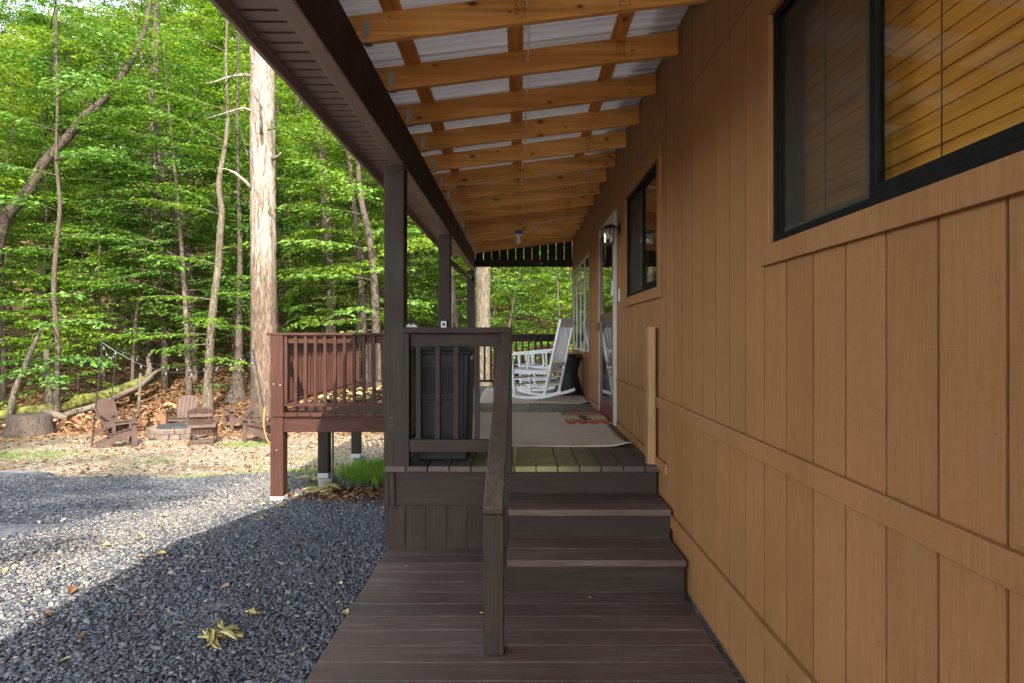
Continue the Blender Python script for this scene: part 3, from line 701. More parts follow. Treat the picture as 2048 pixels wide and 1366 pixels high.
for x in (-1.31, XW-.006):
    for (yy, h) in prof: m.v.append((x, yy, rb(x)+.1595+h))
n = len(prof); m.f = [(i, i+n, i+1+n, i+1) for i in range(n-1)]
m.build('roof_sheet', M['metal'], pr)
m = MB(); m.box(XB+.001, XW-.004, 11.115, 11.155, 1.225, 1.348); m.build('gable_beam', M['beam'], pr, .003)
for k in range(12):
    a = -.765 + k*.1425; b = a + .1325
    m = MB(); m.hexa([(a,11.157,1.30),(b,11.157,1.30),(b,11.175,1.30),(a,11.175,1.30),(a,11.157,rb(a)+.1),(b,11.157,rb(b)+.1),(b,11.175,rb(b)+.1),(a,11.175,rb(a)+.1)])
    m.build('gable_slat', M['beam'], pr)
m = MB(); m.bar((-.84, 7.28, .90), (-.84, 11.02, 1.02), .04, .06); m.build('brace', M['dy'], pr, .003)

# porch posts
def post(Y, label, z0=DK-.042):
    p = thing('porch_post', label, 'post', (-.843, Y+.07, z0))
    m = MB(); m.box(-.911, -.775, Y, Y+.136, z0, 1.1545); m.build('shaft', M['dz'], p, .006)
    m = MB(); m.box(-.913, -.773, Y+.005, Y+.13, 1.05, 1.154) if False else m.bar((-.86, Y-.004, 1.12), (-.80, Y-.004, 1.15), .008, .05)
    m.build('cleat', M['dz'], p)
    for zz in ((-.55, -.6) if Y < 5 else (-.5,)):
        m = MB(); m.tube([(-.86, Y-.003, zz), (-.86, Y+.01, zz)], .010, 8); m.build('screw_head', M['black'], p)
post(4.262, 'nearest dark brown porch post standing beside the stair railing')
post(7.14, 'middle dark porch post with lockbox hung on it at the deck corner', DK-.10)
post(11.03, 'farthest dark porch post under the gable end', DK-.10)

# light box and cable under the rafters
cl = thing('ceiling_light', 'blue junction box with bare white bulb hung under the far rafters', 'ceiling light', (-.01, 9.2, 1.53))
Yc = 3.14+.61*10+.07
pc = at(1037, 463, Yc); zc = rb(pc[0])
m = MB(); m.lathe([(.0, .06), (.05, .055), (.062, .03), (.062, 0), (.0, -.002)], (pc[0], Yc, zc-.058), 20); m.build('junction_box', M['blue'], cl, 0, True)
m = MB(); m.lathe([(.0, .012), (.07, .010), (.06, -.004), (.028, -.018), (.026, -.045), (.0, -.046)], (pc[0], Yc, zc-.062), 20); m.build('lamp_holder', M['white'], cl, 0, True)
m = MB(); m.lathe([(.016, .03), (.018, .0), (.034, -.035), (.036, -.055), (.02, -.082), (.001, -.088)], (pc[0], Yc, zc-.108), 16); m.build('bulb', M['bulb'], cl, 0, True)
m = MB(); path = []
for k in range(-6, 10):
    Y = 3.14+.61*k
    for tt in (0, .2, .4, .6, .8):
        sag = -.055*math.sin(math.pi*tt)*(1 if k < 4 else .8)
        path.append((.045+.008*math.sin(k*2.1+tt*3)+.012*math.sin(k), Y+.61*tt, rb(.04)+.065+sag))
path += [(.02, 3.14+.61*10+.01, zc+.05), (pc[0], Yc, zc)]
m.tube(path, .0045, 6)
m.tube([(pc[0], Yc, zc), (.12, Yc-.05, zc-.03), (.2, Yc-.2, zc+.01), (.26, Yc-.35, zc-.02), (.16, Yc-.5, zc+.02), (.3, Yc-.62, zc+.0), (.6, Yc-.64, rb(.6)-.01), (.78, Yc-.64, rb(.78)-.03), (.94, Yc-.64, rb(.94)-.01)], .0045, 6)
tag(m.build('electric_cable', M['cable'], None, 0, True), 'thin white cable threaded through the porch rafters to the light', 'cable')
m = MB(); m.lathe([(.001, -.014), (.012, -.008), (.014, 0), (.012, .008), (.001, .014)], (at(1083, 527, 11.1)[0], 11.10, at(1083, 527, 11.1)[2]), 12); tag(m.build('sensor_knob', M['white'], None, 0, True), 'tiny white round knob on the dark gable beam', 'knob')

# ------------------------------------------------------------------ deck
deck = thing('deck', 'raised dark stained porch deck with plank floor, skirting and wide side section', 'deck', (-.9, 7.2, -1.9))
m = MB(); x = -.903; W = .1395
xs_ = []
x = -.903
while x < XW-.05: xs_.append((x, min(x+W, XW-.005))); x += .146
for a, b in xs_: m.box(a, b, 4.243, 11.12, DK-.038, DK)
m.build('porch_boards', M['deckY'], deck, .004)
m = MB(); x = -.903-.146
while x > -2.85: m.box(x, x+W, 7.17, 11.12, DK-.038, DK); x -= .146
m.build('side_boards', M['redy'], deck, .004)
m = MB(); m.box(-.90, .932, 4.283, 4.321, -1.148, DK-.0385); m.build('rim_joist', M['dx'], deck, .003)
m = MB(); m.box(-2.69, -.915, 7.21, 7.25, DK-.218, DK-.0385); m.box(-2.84, -2.80, 7.34, 11.1, DK-.218, DK-.0385); m.box(-2.79, .9, 11.05, 11.09, DK-.218, DK-.0385)
m.build('side_rim_joist', M['redx'], deck, .003)
m = MB()
for k in range(6):
    for xx in (-2.4,): m.box(-2.79, -.95, 7.8+k*.6, 7.84+k*.6, DK-.2, DK-.039)
m.box(-2.72, -1.0, 8.40, 8.48, DK-.42, DK-.205) if False else None
m.build('joist', M['dy'], deck)
for a, b in ((-.911, -.877), (-.875, -.838)):
    m = MB(); m.box(a, b, 4.2625, 4.282, -1.148, DK-.043); m.build('corner_batten', M['dz'], deck, .003)
x = -.911
m = MB()
while x < -.02:
    m.box(x, x+.1385, 4.287, 4.303, -1.62, -1.1485); x += .1405
m.build('skirting', M['dz'], deck, .003)
m = MB(); yy = 4.31
while yy < 7.1: m.box(-.908, -.892, yy, yy+.138, -2.1, DK-.039); yy += .1405
m.build('side_skirting', M['dz'], deck, .003)
def support(x, Y, zb, label, pier=None, mat='dz', top=DK-.0385, base='galv', w=.14):
    p = thing('support_post', label, 'post', (x, Y, zb))
    m = MB(); m.box(x-w/2, x+w/2, Y-w/2, Y+w/2, zb+.06, top); m.build('shaft', M[mat], p, .006)
    m = MB(); m.box(x-w/2-.003, x+w/2+.003, Y-w/2-.003, Y+w/2+.003, zb, zb+.064); m.build('post_base', M[base], p, .003)
    if pier:
        m = MB(); m.lathe([(.13, -.30), (.13, 0), (.124, .006), (.001, .007)], (x+pier, Y, zb-.008), 26); m.build('concrete_pier', M['concrete'], p)
    return p
sp = support(-2.755, 7.26, -1.885, 'tall reddish brown corner post of the side deck standing on gravel', mat='red', top=.0195, base='offwhite', w=.146)
for u, v in ((541+6, 768), (553, 900), (560, 770)):
    m = MB(); q = at(u, v, 7.183); m.tube([(q[0], 7.184, q[2]), (q[0], 7.19, q[2])], .007, 7); m.build('screw_head', M['galv'], sp)
q = at(649, 954, 8.45); support(q[0], 8.45, q[2], 'dark deck support post on a round concrete pier among dead leaves', .05)
q = at(713, 914, 10.5); support(q[0], 10.5, q[2], 'far deck support post rising out of the tall grass', .03)
m = MB(); q = at(660, 945, 8.3); m.tube([(q[0]+.02, 8.36, -1.1), (q[0]+.02, 8.36, -1.6), (q[0]+.03, 8.3, -1.9), (q[0]+.02, 8.25, gz(q[0], 8.25)+.02)], .014, 8); tag(m.build('drain_pipe', M['black'], None, 0, True), 'thin black pipe running down beside the pier post', 'pipe')

# railings
def railing(name_label, a, b, mat, axis, n, first, step, zt=.042, zbot=-.76, cap_o=(0, 0), capw=.14, balw=.033, hb=.038, ht=.09, capt=.030):
    """axis 'X' or 'Y'; a, b: end points; line of the rail at a's other coordinate"""
    r = thing('deck_railing', name_label, 'railing', (a[0], a[1], DK))
    def bx(m, s0, s1, w0, w1, z0, z1):
        if axis == 'X': m.box(s0, s1, a[1]+w0, a[1]+w1, z0, z1)
        else: m.box(a[0]+w0, a[0]+w1, s0, s1, z0, z1)
        return m
    i = 0 if axis == 'X' else 1
    s0, s1 = a[i], b[i]
    bx(MB(), s0+cap_o[0], s1+cap_o[1], -capw/2, capw/2, zt-capt, zt).build('cap_rail', M[mat+('x' if axis == 'X' else 'y')], r, .005)
    bx(MB(), s0, s1, -.019, .019, zt-capt-ht, zt-capt-.0005).build('top_rail', M[mat+('x' if axis == 'X' else 'y')], r, .003)
    bx(MB(), s0, s1, -.045, .019, zbot-hb, zbot).build('bottom_rail', M[mat+('x' if axis == 'X' else 'y')], r, .003)
    for k in range(n):
        c = first + k*step
        bx(MB(), c-balw/2, c+balw/2, -.0525, -.0195, zbot+.0005, zt-capt-.001).build('baluster', M[{'d': 'dz', 'red': 'red'}[mat]], r, .003)
    return r
railing('reddish front railing of the side deck beside the tall corner post', (-2.68, 7.25), (-.915, 7.25), 'red', 'X', 16, -2.655, .111, cap_o=(-.19, 0))
rs_ = railing('reddish left side railing of the side deck running away from the corner post', (-2.755, 7.335), (-2.755, 11.05), 'red', 'Y', 33, 7.42, .111, cap_o=(.02, .05))
railing('dark end railing across the far end of the deck behind the rocking chair', (-2.68, 11.10), (.90, 11.10), 'd', 'X', 32, -2.6, .111, cap_o=(-.1, 0), ht=.10)
railing('dark side railing between near and middle porch posts behind the bin', (-.84, 4.41), (-.84, 7.13), 'd', 'Y', 24, 4.5, .111)
# near railing beside the stairs
nr = thing('deck_railing', 'near dark railing panel with wide balusters in front of the black bin', 'railing', (-.5, 4.27, DK))
m = MB(); m.box(-.772, -.0475, 4.215, 4.35, .022, .061); m.build('cap_rail', M['dx'], nr, .005)
m = MB(); m.box(-.735, -.128, 4.268, 4.306, -.068, .0215); m.build('top_rail', M['dx'], nr, .004)
m = MB(); m.box(-.735, -.128, 4.236, 4.268, -.776, -.690); m.build('bottom_rail', M['dx'], nr, .004)
m = MB(); m.box(-.774, -.7355, 4.23, 4.31, DK+.0005, .0215); m.build('side_stile', M['dz'], nr, .004)
for u in (837, 875.3, 912.5, 954, 992):
    x = (u-U0)*4.28/F; m = MB(); m.box(x-.017, x+.017, 4.2695, 4.303, -.74, -.0685) if True else None
    m.build('baluster', M['dz'], nr, .003)
m = MB(); m.box(-.127, -.048, 4.212, 4.30, DK-.04, .0215); m.build('newel_post', M['dz'], nr, .005)
for u, v in ((822+4, 888), (822+3, 897)):
    q = at(u, v, 4.234); m = MB(); m.tube([(q[0], 4.2345, q[2]), (q[0], 4.24, q[2])], .005, 7); m.build('screw_head', M['black'], nr)

# stair handrail: lower post and sloping rail
hr = thing('stair_handrail', 'sloping weathered handrail on a square post in the middle of the landing', 'handrail', (-.113, 2.83, LD))
m = MB(); m.box(-.159, -.068, 2.832, 2.922, LD+.001, -.80); m.build('lower_post', M['dz'], hr, .005)
m = MB()
a, b = (-.114, 2.785, -.768), (-.094, 4.21, -.075)
m.bar(a, b, .087, .037); m.build('rail', M['handrail'], hr, .004)
for t in (.35, .72):
    p_ = Vector(a).lerp(Vector(b), t); m = MB(); n_ = Vector((0, -.437, .9)); m.tube([p_+n_*.0185+Vector((.01,0,0)), p_+n_*.0195+Vector((.01,0,0))], .007, 7); m.build('screw_head', M['black'], hr)

# stairs and landing
st = thing('stairs', 'three dark stained plank steps up from the landing to the deck', 'stairs', (.4, 3.9, LD))
for z, yf, yb in ((-1.058, 3.86, 4.281), (-1.244, 3.514, 3.90)):
    d = (yb-yf)/2
    for k in range(2):
        m = MB(); m.box(-.066, .930, yf+k*d+(.003 if k else 0), yf+(k+1)*d-(.0 if k else .001), z-.038, z); m.build('tread', M['landX'], st, .004)
m = MB(); m.box(-.06, .926, 3.883, 3.905, -1.2435, -1.0965); m.build('riser', M['dx'], st, .002)
m = MB(); m.box(-.06, .926, 3.540, 3.562, LD+.001, -1.2825); m.build('riser', M['dx'], st, .002)
m = MB(); m.box(-.062, -.024, 3.57, 4.28, LD-.2, -1.283) if False else m.box(-.062, -.024, 3.91, 4.28, LD+.002, -1.097); m.box(-.062, -.024, 3.565, 3.908, LD+.002, -1.283); m.build('stringer', M['dy'], st, .003)
ld = thing('landing', 'low dark plank landing at the foot of the steps beside the gravel', 'landing', (0, 3, LD))
m = MB(); y = 4.3
while y > -1.6: m.box(-.888, .912, y-.1485, y, LD-.036, LD); y -= .1525
m.build('boards', M['landX'], ld, .004)
m = MB(); m.box(-.875, -.837, -1.5, 4.29, LD-.22, LD-.037); m.box(.86, .90, -1.5, 4.29, LD-.22, LD-.037); m.build('rim_joist', M['dy'], ld)
# ------------------------------------------------------------------ things on the porch
m = MB(); lean = .0
st_b = at(1295.5, 929, 4.31); z0 = DK+.001; z1 = .066
m.hexa([(.876,4.30,z0),(.930,4.30,z0),(.930,4.39,z0),(.876,4.39,z0),(.888,4.30,z1),(.928,4.30,z1),(.928,4.39,z1),(.888,4.39,z1)])
tag(m.build('wooden_stud', M['stud'], None, .004), 'pale unpainted lumber stud standing upright against the brown siding', 'lumber')
# storage bin
bn = thing('storage_bin', 'black resin storage bin with slatted side panels behind the near railing', 'bin', (-.55, 4.65, DK))
x0, x1, y0, y1 = -.735, -.345, 4.425, 4.93
m = MB(); zt = -.105
m.hexa([(x0+.02,y0+.015,DK+.001),(x1-.02,y0+.015,DK+.001),(x1-.02,y1-.015,DK+.001),(x0+.02,y1-.015,DK+.001),(x0,y0,zt),(x1,y0,zt),(x1,y1,zt),(x0,y1,zt)])
m.build('body', M['binp'], bn, .012)
def yf(z): return y0 + .015*(1-(z-DK)/(zt-DK))
def panel(m, u0, u1, v0, v1, t):
    Yp = 4.43; a, b = (u0-U0)*Yp/F, (u1-U0)*Yp/F; zb, zt_ = (V0-v1)*Yp/F, (V0-v0)*Yp/F
    m.hexa([(a,yf(zb)-t,zb),(b,yf(zb)-t,zb),(b,yf(zb)+.003,zb),(a,yf(zb)+.003,zb),(a,yf(zt_)-t,zt_),(b,yf(zt_)-t,zt_),(b,yf(zt_)+.003,zt_),(a,yf(zt_)+.003,zt_)])
m = MB()
panel(m, 842, 918, 727, 735, .010); panel(m, 842, 918, 786, 799, .010); panel(m, 842, 918, 800, 880, .007)
panel(m, 834, 842, 710, 905, .014); panel(m, 918, 927, 710, 905, .014)
for k in range(12): panel(m, 845+k*6, 849+k*6, 735, 786, .006)
for k in range(12): panel(m, 843, 917, 738+k*4, 740+k*4, .004)
m.build('front_panel', M['binp'], bn, .002)
m = MB(); m.box(x0-.012, x1+.012, y0-.016, y1+.01, zt-.022, zt+.004); m.build('rim', M['binp'], bn, .008)
m = MB(); m.hexa([(x0-.006,y0-.01,zt+.0045),(x1+.006,y0-.01,zt+.0045),(x1+.006,y1,zt+.0045),(x0-.006,y1,zt+.0045),(x0+.03,y0+.05,zt+.04),(x1-.03,y0+.05,zt+.04),(x1-.03,y1-.05,zt+.04),(x0+.03,y1-.05,zt+.04)]); m.build('lid', M['binlid'], bn, .012)
m = MB(); m.box(x1-.005, x1+.022, y0+.03, y0+.09, zt-.06, zt-.025); m.build('latch', M['black'], bn, .005)
# rugs
def rug(name, label, x0, x1, y0, y1, z, t, mat, wav=.01):
    nx_, ny_ = 40, 60; r = np.random.default_rng(4)
    X, Y = np.meshgrid(np.linspace(x0, x1, nx_), np.linspace(y0, y1, ny_))
    ed = np.minimum(np.minimum(X-x0, x1-X), np.minimum(Y-y0, y1-Y))
    Yd = Y + wav*np.sin(X*4+1)*np.clip(1-(Y-y0)/.6, 0, 1); Xd = X + wav*np.sin(Y*3)
    corner = .03*np.exp(-(((X-x1)/.10)**2 + ((Y-y0)/.12)**2))
    Z = z + t + .002*np.sin(X*7+Y*3) + corner
    top = np.stack([Xd, Yd, Z], -1).reshape(-1, 3); bot = np.stack([Xd, Yd, Z-t+.0005], -1).reshape(-1, 3)
    i = (np.arange(ny_-1)[:, None]*nx_ + np.arange(nx_-1)[None]).ravel(); o = len(top)
    f = [np.stack([i, i+1, i+1+nx_, i+nx_], 1), np.stack([i+o, i+nx_+o, i+1+nx_+o, i+1+o], 1)]
    def side(a): return np.stack([a[:-1], a[1:], a[1:]+o, a[:-1]+o], 1)
    f += [side(np.arange(nx_)[::-1]), side(np.arange(nx_) + (ny_-1)*nx_), side(np.arange(ny_)*nx_), side((np.arange(ny_)*nx_+nx_-1)[::-1])]
    return tag(link(name, mesh_np(name, np.concatenate([top, bot]), np.concatenate(f)), M[mat]), label, 'rug')
rug('area_rug', 'large flat beige rug on the deck boards under the patterned doormat', -.55, .88, 4.99, 7.20, DK+.001, .008, 'rug')
rug('area_rug', 'second beige rug lying under the white rocking chairs', -.55, .93, 8.21, 10.7, DK+.001, .008, 'rug2')
dm = thing('doormat', 'red tan and black patterned doormat with a bear in front of the door', 'doormat', (.69, 6.665, DK+.012))
m = MB(); m.box(-.225, .225, -.435, .435, 0, .009); o = m.build('mat', M['doormat'], None, .003); o.parent = dm
m = MB()
bear = [(-.20,0),(-.20,.045),(-.215,.085),(-.19,.125),(-.13,.14),(-.06,.155),(.02,.14),(.09,.145),(.125,.165),(.15,.16),(.165,.13),(.20,.105),(.195,.085),(.15,.085),(.13,.06),(.12,0),(.085,0),(.08,.045),(.03,.055),(-.06,.05),(-.10,.045),(-.11,0),(-.15,0),(-.155,.04),(-.165,0)]
m.prism([(p[0]*.8, p[1]*.8-.06) for p in bear], (0, 0, .0100), (0, 1, 0), (-1, 0, 0), .0015); o = m.build('bear_figure', M['bear'], None); o.parent = dm
# rocking chair (local: front is -Y)
rk = thing('rocking_chair', 'white wooden rocking chair facing the railing on the far beige rug', 'rocking chair')
def loc(mb, name, mat, par, bevel=.003, smooth=False):
    o = mb.build(name, M[mat], None, bevel, smooth); o.parent = par; return o
for sx in (-1, 1):
    m = MB(); pts = []
    for k in range(15):
        y = -.42 + k*.064; zz = .012 + ((y-.02)/.46)**2*.085
        pts.append((sx*.245, y, zz+.012))
    for p, q in zip(pts, pts[1:]): m.bar(p, q, .032, .042)
    loc(m, 'runner', 'white', rk, .004)
    m = MB(); m.bar((sx*.245, .23, .06), (sx*.225, .50, 1.08), .036, .036, (0,1,0)); loc(m, 'back_stile', 'white', rk, .005)
    m = MB(); m.bar((sx*.245, -.22, .05), (sx*.265, -.24, .615), .038, .038, (0,1,0)); loc(m, 'front_leg', 'white', rk, .005)
    m = MB(); m.bar((sx*.262, .0, .42), (sx*.268, -.01, .61), .026, .026, (0,1,0)); loc(m, 'arm_spindle', 'white', rk, .004)
    m = MB(); m.prism([(-.04,-.32),(.04,-.32),(.048,-.2),(.035,.0),(.03,.36),(-.03,.36),(-.035,0),(-.048,-.2)], (sx*.275, 0, .63), (1,0,0), (0,1,.06), .022); loc(m, 'arm', 'white', rk, .004)
    for z_ in (.17, .28):
        m = MB(); m.bar((sx*.245, -.22, z_), (sx*.24, .26, z_+.01), .02, .02); loc(m, 'side_stretcher', 'white', rk)
for y_, z_ in ((-.22, .2), (-.22, .3), (.25, .22)):
    m = MB(); m.bar((-.245, y_, z_), (.245, y_, z_), .02, .022); loc(m, 'cross_stretcher', 'white', rk)
m = MB()
for k in range(9):
    y = -.27 + k*.0685; z = .425 - .02*math.sin(k/8*math.pi) - .025*(k/8)
    m.bar((-.26, y, z), (.26, y, z), .060, .018)
m.bar((-.24, -.24, .385), (.24, -.24, .385), .03, .05); m.bar((-.245, -.24, .385), (-.245, .28, .365), .025, .05); m.bar((.245, -.24, .385), (.245, .28, .365), .025, .05)
loc(m, 'seat', 'white', rk)
def bp(t): return Vector((0, .23+.27*t, .06+1.02*t))
m = MB()
for k in range(7):
    x = -.165+k*.055
    m.bar((x, .335, .465), (x*.95, .478, .985), .030, .012, (0,1,0))
loc(m, 'back_slats', 'white', rk)
m = MB(); m.prism([(-.222,-.06),(.222,-.06),(.222,.035),(.12,.06),(-.12,.06),(-.222,.035)], (0, .488, 1.03), (1,0,0), (0,.25,.97), .024); loc(m, 'top_rail', 'white', rk, .004)
m = MB(); m.prism([(-.232,-.03),(.232,-.03),(.232,.03),(-.232,.03)], (0, .335, .465), (1,0,0), (0,.25,.97), .024); loc(m, 'lower_back_rail', 'white', rk, .004)
rk.location = (.25, 8.86, DK+.010); rk.rotation_euler = (rad(2), 0, rad(-117))
rk2 = copy_tree(rk); rk2.location = (.35, 10.11, DK+.010); rk['group'] = rk2['group'] = 'white rocking chairs'
rk['label'] = 'nearer white wooden rocking chair on the far beige rug beside the black table'; rk2['label'] = 'white rocking chair mostly hidden behind the nearer rocking chair'
# side table
tb = thing('side_table', 'black woven hourglass side table between the rocking chair and cabin wall', 'side table', (.73, 9.42, DK+.01))
m = MB(); prof = []
for k in range(15):
    t = k/14; prof.append((.150 + .075*abs(2*t-1)**1.7 + (.01 if t < .5 else -.01), .56*t))
m.lathe(prof, (.73, 9.42, DK+.010), 40); m.build('body', M['blackwicker'], tb, 0, True)
m = MB(); m.lathe([(.0, 0), (.20, 0), (.215, .010), (.215, .024), (.0, .028)], (.73, 9.42, DK+.59), 36); m.build('tabletop', M['black'], tb)
m = MB(); m.lathe([(.12, 0), (.12, .022)], (.73, 9.42, DK+.569), 20); m.build('spacer', M['black'], tb)
# lockbox, timer, rag
q = at(888, 645, 7.12); lb = thing('key_lockbox', 'grey key lockbox hung on the middle porch post', 'lockbox', (q[0], 7.12, q[2]))
m = MB(); m.box(q[0]-.036, q[0]+.036, 7.095, 7.138, .02, .185); m.build('body', M['black'], lb, .006)
m = MB(); m.box(q[0]-.030, q[0]+.030, 7.088, 7.0945, .03, .17); m.build('face_plate', M['greyplastic'], lb, .003)
m = MB(); m.box(q[0]-.018, q[0]+.018, 7.084, 7.0875, .12, .155); m.build('dial_window', M['black'], lb, .002)
m = MB(); m.tube([(q[0]-.02, 7.115, .185), (q[0]-.02, 7.115, .225), (q[0]-.008, 7.115, .245), (q[0]+.008, 7.115, .245), (q[0]+.02, 7.115, .225), (q[0]+.02, 7.115, .185)], .005, 8); m.build('shackle', M['black'], lb)
q = at(905, 645, 7.12); tm = thing('outlet_timer', 'small black outlet timer with a cord beside the grey lockbox', 'timer', (q[0], 7.12, q[2]))
m = MB(); m.box(q[0]-.018, q[0]+.03, 7.10, 7.137, .03, .14); m.build('body', M['black'], tm, .006)
m = MB(); m.tube([(q[0]+.005, 7.115, .13), (q[0]+.005, 7.115, .19), (q[0]+.0, 7.12, .25)], .006, 7); m.build('cord', M['black'], tm)
m = MB(); r = random.Random(5)
for k in range(7): m.tube([at(813+k*3, 656, 4.3), (at(813+k*3, 656, 4.3)[0]+.004, 4.3, .061+r.uniform(.008, .022)), (at(816+k*3, 656, 4.3)[0], 4.29+r.uniform(-.02, .03), .063)], .007, 6)
m.v = [(x, y, max(z, .0618)) for x, y, z in m.v]
tag(m.build('cloth_rag', M['rag'], None, 0, True), 'crumpled pale cloth lying on the near railing cap beside the post', 'rag')

# ------------------------------------------------------------------ clearing: chairs and fire pit
def adirondack():
    a = thing('lawn_chair', 'brown slatted chair', 'lawn chair')
    sd = Vector((0, .30, .0)); bk = Vector((0, .40, .91)).normalized()
    m = MB()
    for k in range(6):
        y = -.27 + k*.09; z = .37 - (y+.27)*.27
        m.bar((-.265, y, z), (.265, y, z), .082, .020, (0, .26, 1))
    loc(m, 'seat', 'adir', a)
    m = MB()
    for k in range(5):
        x = (k-2); wt = .105; wb = .085
        top = .74 - .055*x*x*.5 - (.015 if abs(x) == 2 else 0)
        def hx(s): return x*.092*1.0 + x*.022*s
        ol = [(hx(0)-wb/2+.001, 0), (hx(0)+wb/2-.001, 0)] + [(q, .76 - 1.35*q*q) for q in (hx(1)+(.5-i_/4)*(wt-.006) for i_ in range(5))]
        m.prism(ol, (0, .19, .245), (1,0,0), bk, .02)
    loc(m, 'backrest', 'adir', a)
    for t, w_ in ((.24, .62), (.54, .50)):
        p = Vector((0, .19, .245)) + bk*t + Vector((0, .025, -.01)); m = MB(); m.bar(p-Vector((w_/2,0,0)), p+Vector((w_/2,0,0)), .022, .07, (0, -.4*.4, 1)); loc(m, 'back_batten', 'adir', a)
    for sx in (-1, 1):
        m = MB(); m.prism([(-.06,-.36),(.075,-.36),(.08,-.1),(.05,.33),(-.035,.33),(-.05,-.1)], (sx*.31, -.03, .545), (1,0,0), (0,1,-.06), .022); loc(m, 'arm', 'adir', a)
        m = MB(); m.prism([(-.055,0),(.055,0),(.06,.53),(-.055,.53)], (sx*.285, -.29, .005), (0,1,0), (0,0,1), .024); loc(m, 'front_leg', 'adir', a)
        m = MB(); m.prism([(-.26,.36),(-.26,.24),(.40,.0),(.56,.0),(.56,.03),(.1,.26)], (sx*.255, 0, .004), (0,1,0), (0,0,1), .024); loc(m, 'rear_leg', 'adir', a)
    m = MB(); m.bar((-.27, -.27, .31), (.27, -.27, .31), .02, .08); loc(m, 'front_apron', 'adir', a)
    m = MB(); m.bar((-.25, .36, .10), (.25, .36, .10), .02, .07); loc(m, 'rear_brace', 'adir', a)
    return a
ch = adirondack(); first = True
PIT = at(358, 850, 14.4)
for u, Y, face, lab in (
    (238, 13.0, (.8, .6), 'brown slatted lawn chair beside the black pole, nearest on the left of the fire pit'),
    (233, 14.7, (.93, -.36), 'brown slatted lawn chair half hidden behind the nearest left chair'),
    (364, 15.4, (.10, -1), 'brown slatted lawn chair facing forward behind the fire pit'),
    (406, 13.3, (-.35, .93), 'brown slatted lawn chair with its back turned in front of the fire pit'),
    (478, 15.6, (-.75, -.66), 'brown slatted lawn chair at the foot of the big pale trunk facing left'),
    (524, 13.7, (-.97, .15), 'brown slatted lawn chair partly hidden behind the deck corner post')):
    o = ch if first else copy_tree(ch); first = False
    x = (u-U0)*Y/F; o.location = (x, Y, gz(x, Y)+.01)
    o.rotation_euler = (0, 0, math.atan2(face[1], face[0]) + math.pi/2)
    o.scale = (.86,)*3; o['label'] = lab; o['group'] = 'lawn chairs around the fire pit'
fp = thing('fire_pit', 'round fire pit of tan stone blocks with black steel ring', 'fire pit', (PIT[0], 14.4, gz(PIT[0], 14.4)))
gzp = gz(PIT[0], 14.4)
for row in range(2):
    for k in range(18):
        a0 = 2*math.pi*(k+.5*row)/18+.012; a1 = 2*math.pi*(k+1+.5*row)/18-.012; ri, ro = .44+.01*row, .63-.01*row + random.uniform(-.008, .008)
        P = []
        for z in (gzp+.005+row*.112, gzp+.113+row*.112):
            for r_, an in ((ro, a0), (ro, a1), (ri, a1), (ri, a0)): P.append((PIT[0]+r_*math.cos(an), 14.4+r_*math.sin(an), z))
        m = MB(); m.hexa(P); m.build('stone_block', M['brick'], fp, .012)
m = MB(); m.lathe([(.42, 0), (.435, 0), (.435, .25), (.42, .25), (.418, .1), (.0, .05)], (PIT[0], 14.4, gzp+.01), 40); m.build('steel_ring', M['steelblack'], fp)
# poles and string lights
tops = []
for (u0, v0, u1, v1, Y, lab) in ((183, 895, 205, 683, 12.9, 'leaning black light pole in front of the left chair'), (218, 812, 233, 697, 16.4, 'thin black light pole behind the left chairs'),
                                 (502, 826, 502, 712, 16.4, 'thin black light pole in front of the big pale trunk'), (541, 885, 506, 700, 13.3, 'leaning black light pole beside the deck corner post')):
    b = at(u0, v0, Y); t = at(u1, v1, Y); p = thing('light_pole', lab, 'pole', (b[0], Y, gz(b[0], Y)))
    m = MB(); m.tube([(b[0], Y, gz(b[0], Y)-.05), t], [.013, .011], 8); m.build('shaft', M['black'], p)
    m = MB(); tt = Vector(t); m.tube([tt, tt+Vector((.03, 0, .04)), tt+Vector((.06, 0, .02)), tt+Vector((.055, 0, -.01))], .006, 6); m.build('hook', M['black'], p)
    tops.append(Vector(t))
sl = thing('string_lights', 'black string of small clear bulbs slung between the poles', 'string lights', tops[0])
def strand(a, b, sag, n):
    m = MB(); path = [a.lerp(b, k/24) + Vector((0, 0, -sag*4*(k/24)*(1-k/24))) for k in range(25)]
    m.tube(path, .006, 5); m.build('wire', M['black'], sl)
    for k in range(n):
        t = (k+.5)/n; p = a.lerp(b, t) + Vector((0, 0, -sag*4*t*(1-t)))
        m = MB(); m.lathe([(.009, 0), (.011, -.03), (.019, -.05), (.015, -.07), (.001, -.078)], p, 8); m.build('bulb', M['lampglass'], sl, 0, True)
strand(tops[0], tops[1], .25, 6); strand(tops[1], tops[2], .42, 10); strand(tops[2], tops[3], .2, 4); strand(tops[0]+Vector((0,0,-.02)), tops[3], .55, 6)
m = MB(); q0 = at(533, 800, 13.3); path = [at(529, 815, 13.25), at(527, 850, 13.2), at(532, 875, 13.15), (at(540, 890, 13.1)[0], 13.1, gz(-5, 13.1)+.03), (at(560, 890, 13.0)[0], 13.0, gz(-5, 13.0)+.03)]
m.tube(path, .012, 7); tag(m.build('extension_cord', M['orange'], None, 0, True), 'orange cord hanging beside the leaning pole near the deck corner', 'cord')
m = MB(); q = at(58, 850, 14.6); gq = gz(q[0], 14.6); rr = random.Random(8)
for k in range(3): pass
m.tube([(q[0], 14.6, gq-.1), (q[0], 14.6, gq+.08), (q[0]+.02, 14.6, gq+.25), (q[0]+.02, 14.6, gq+.42), (q[0]+.02, 14.6, gq+.47)], [.54, .47, .43, .41, .36], 26, True, .05, rr)
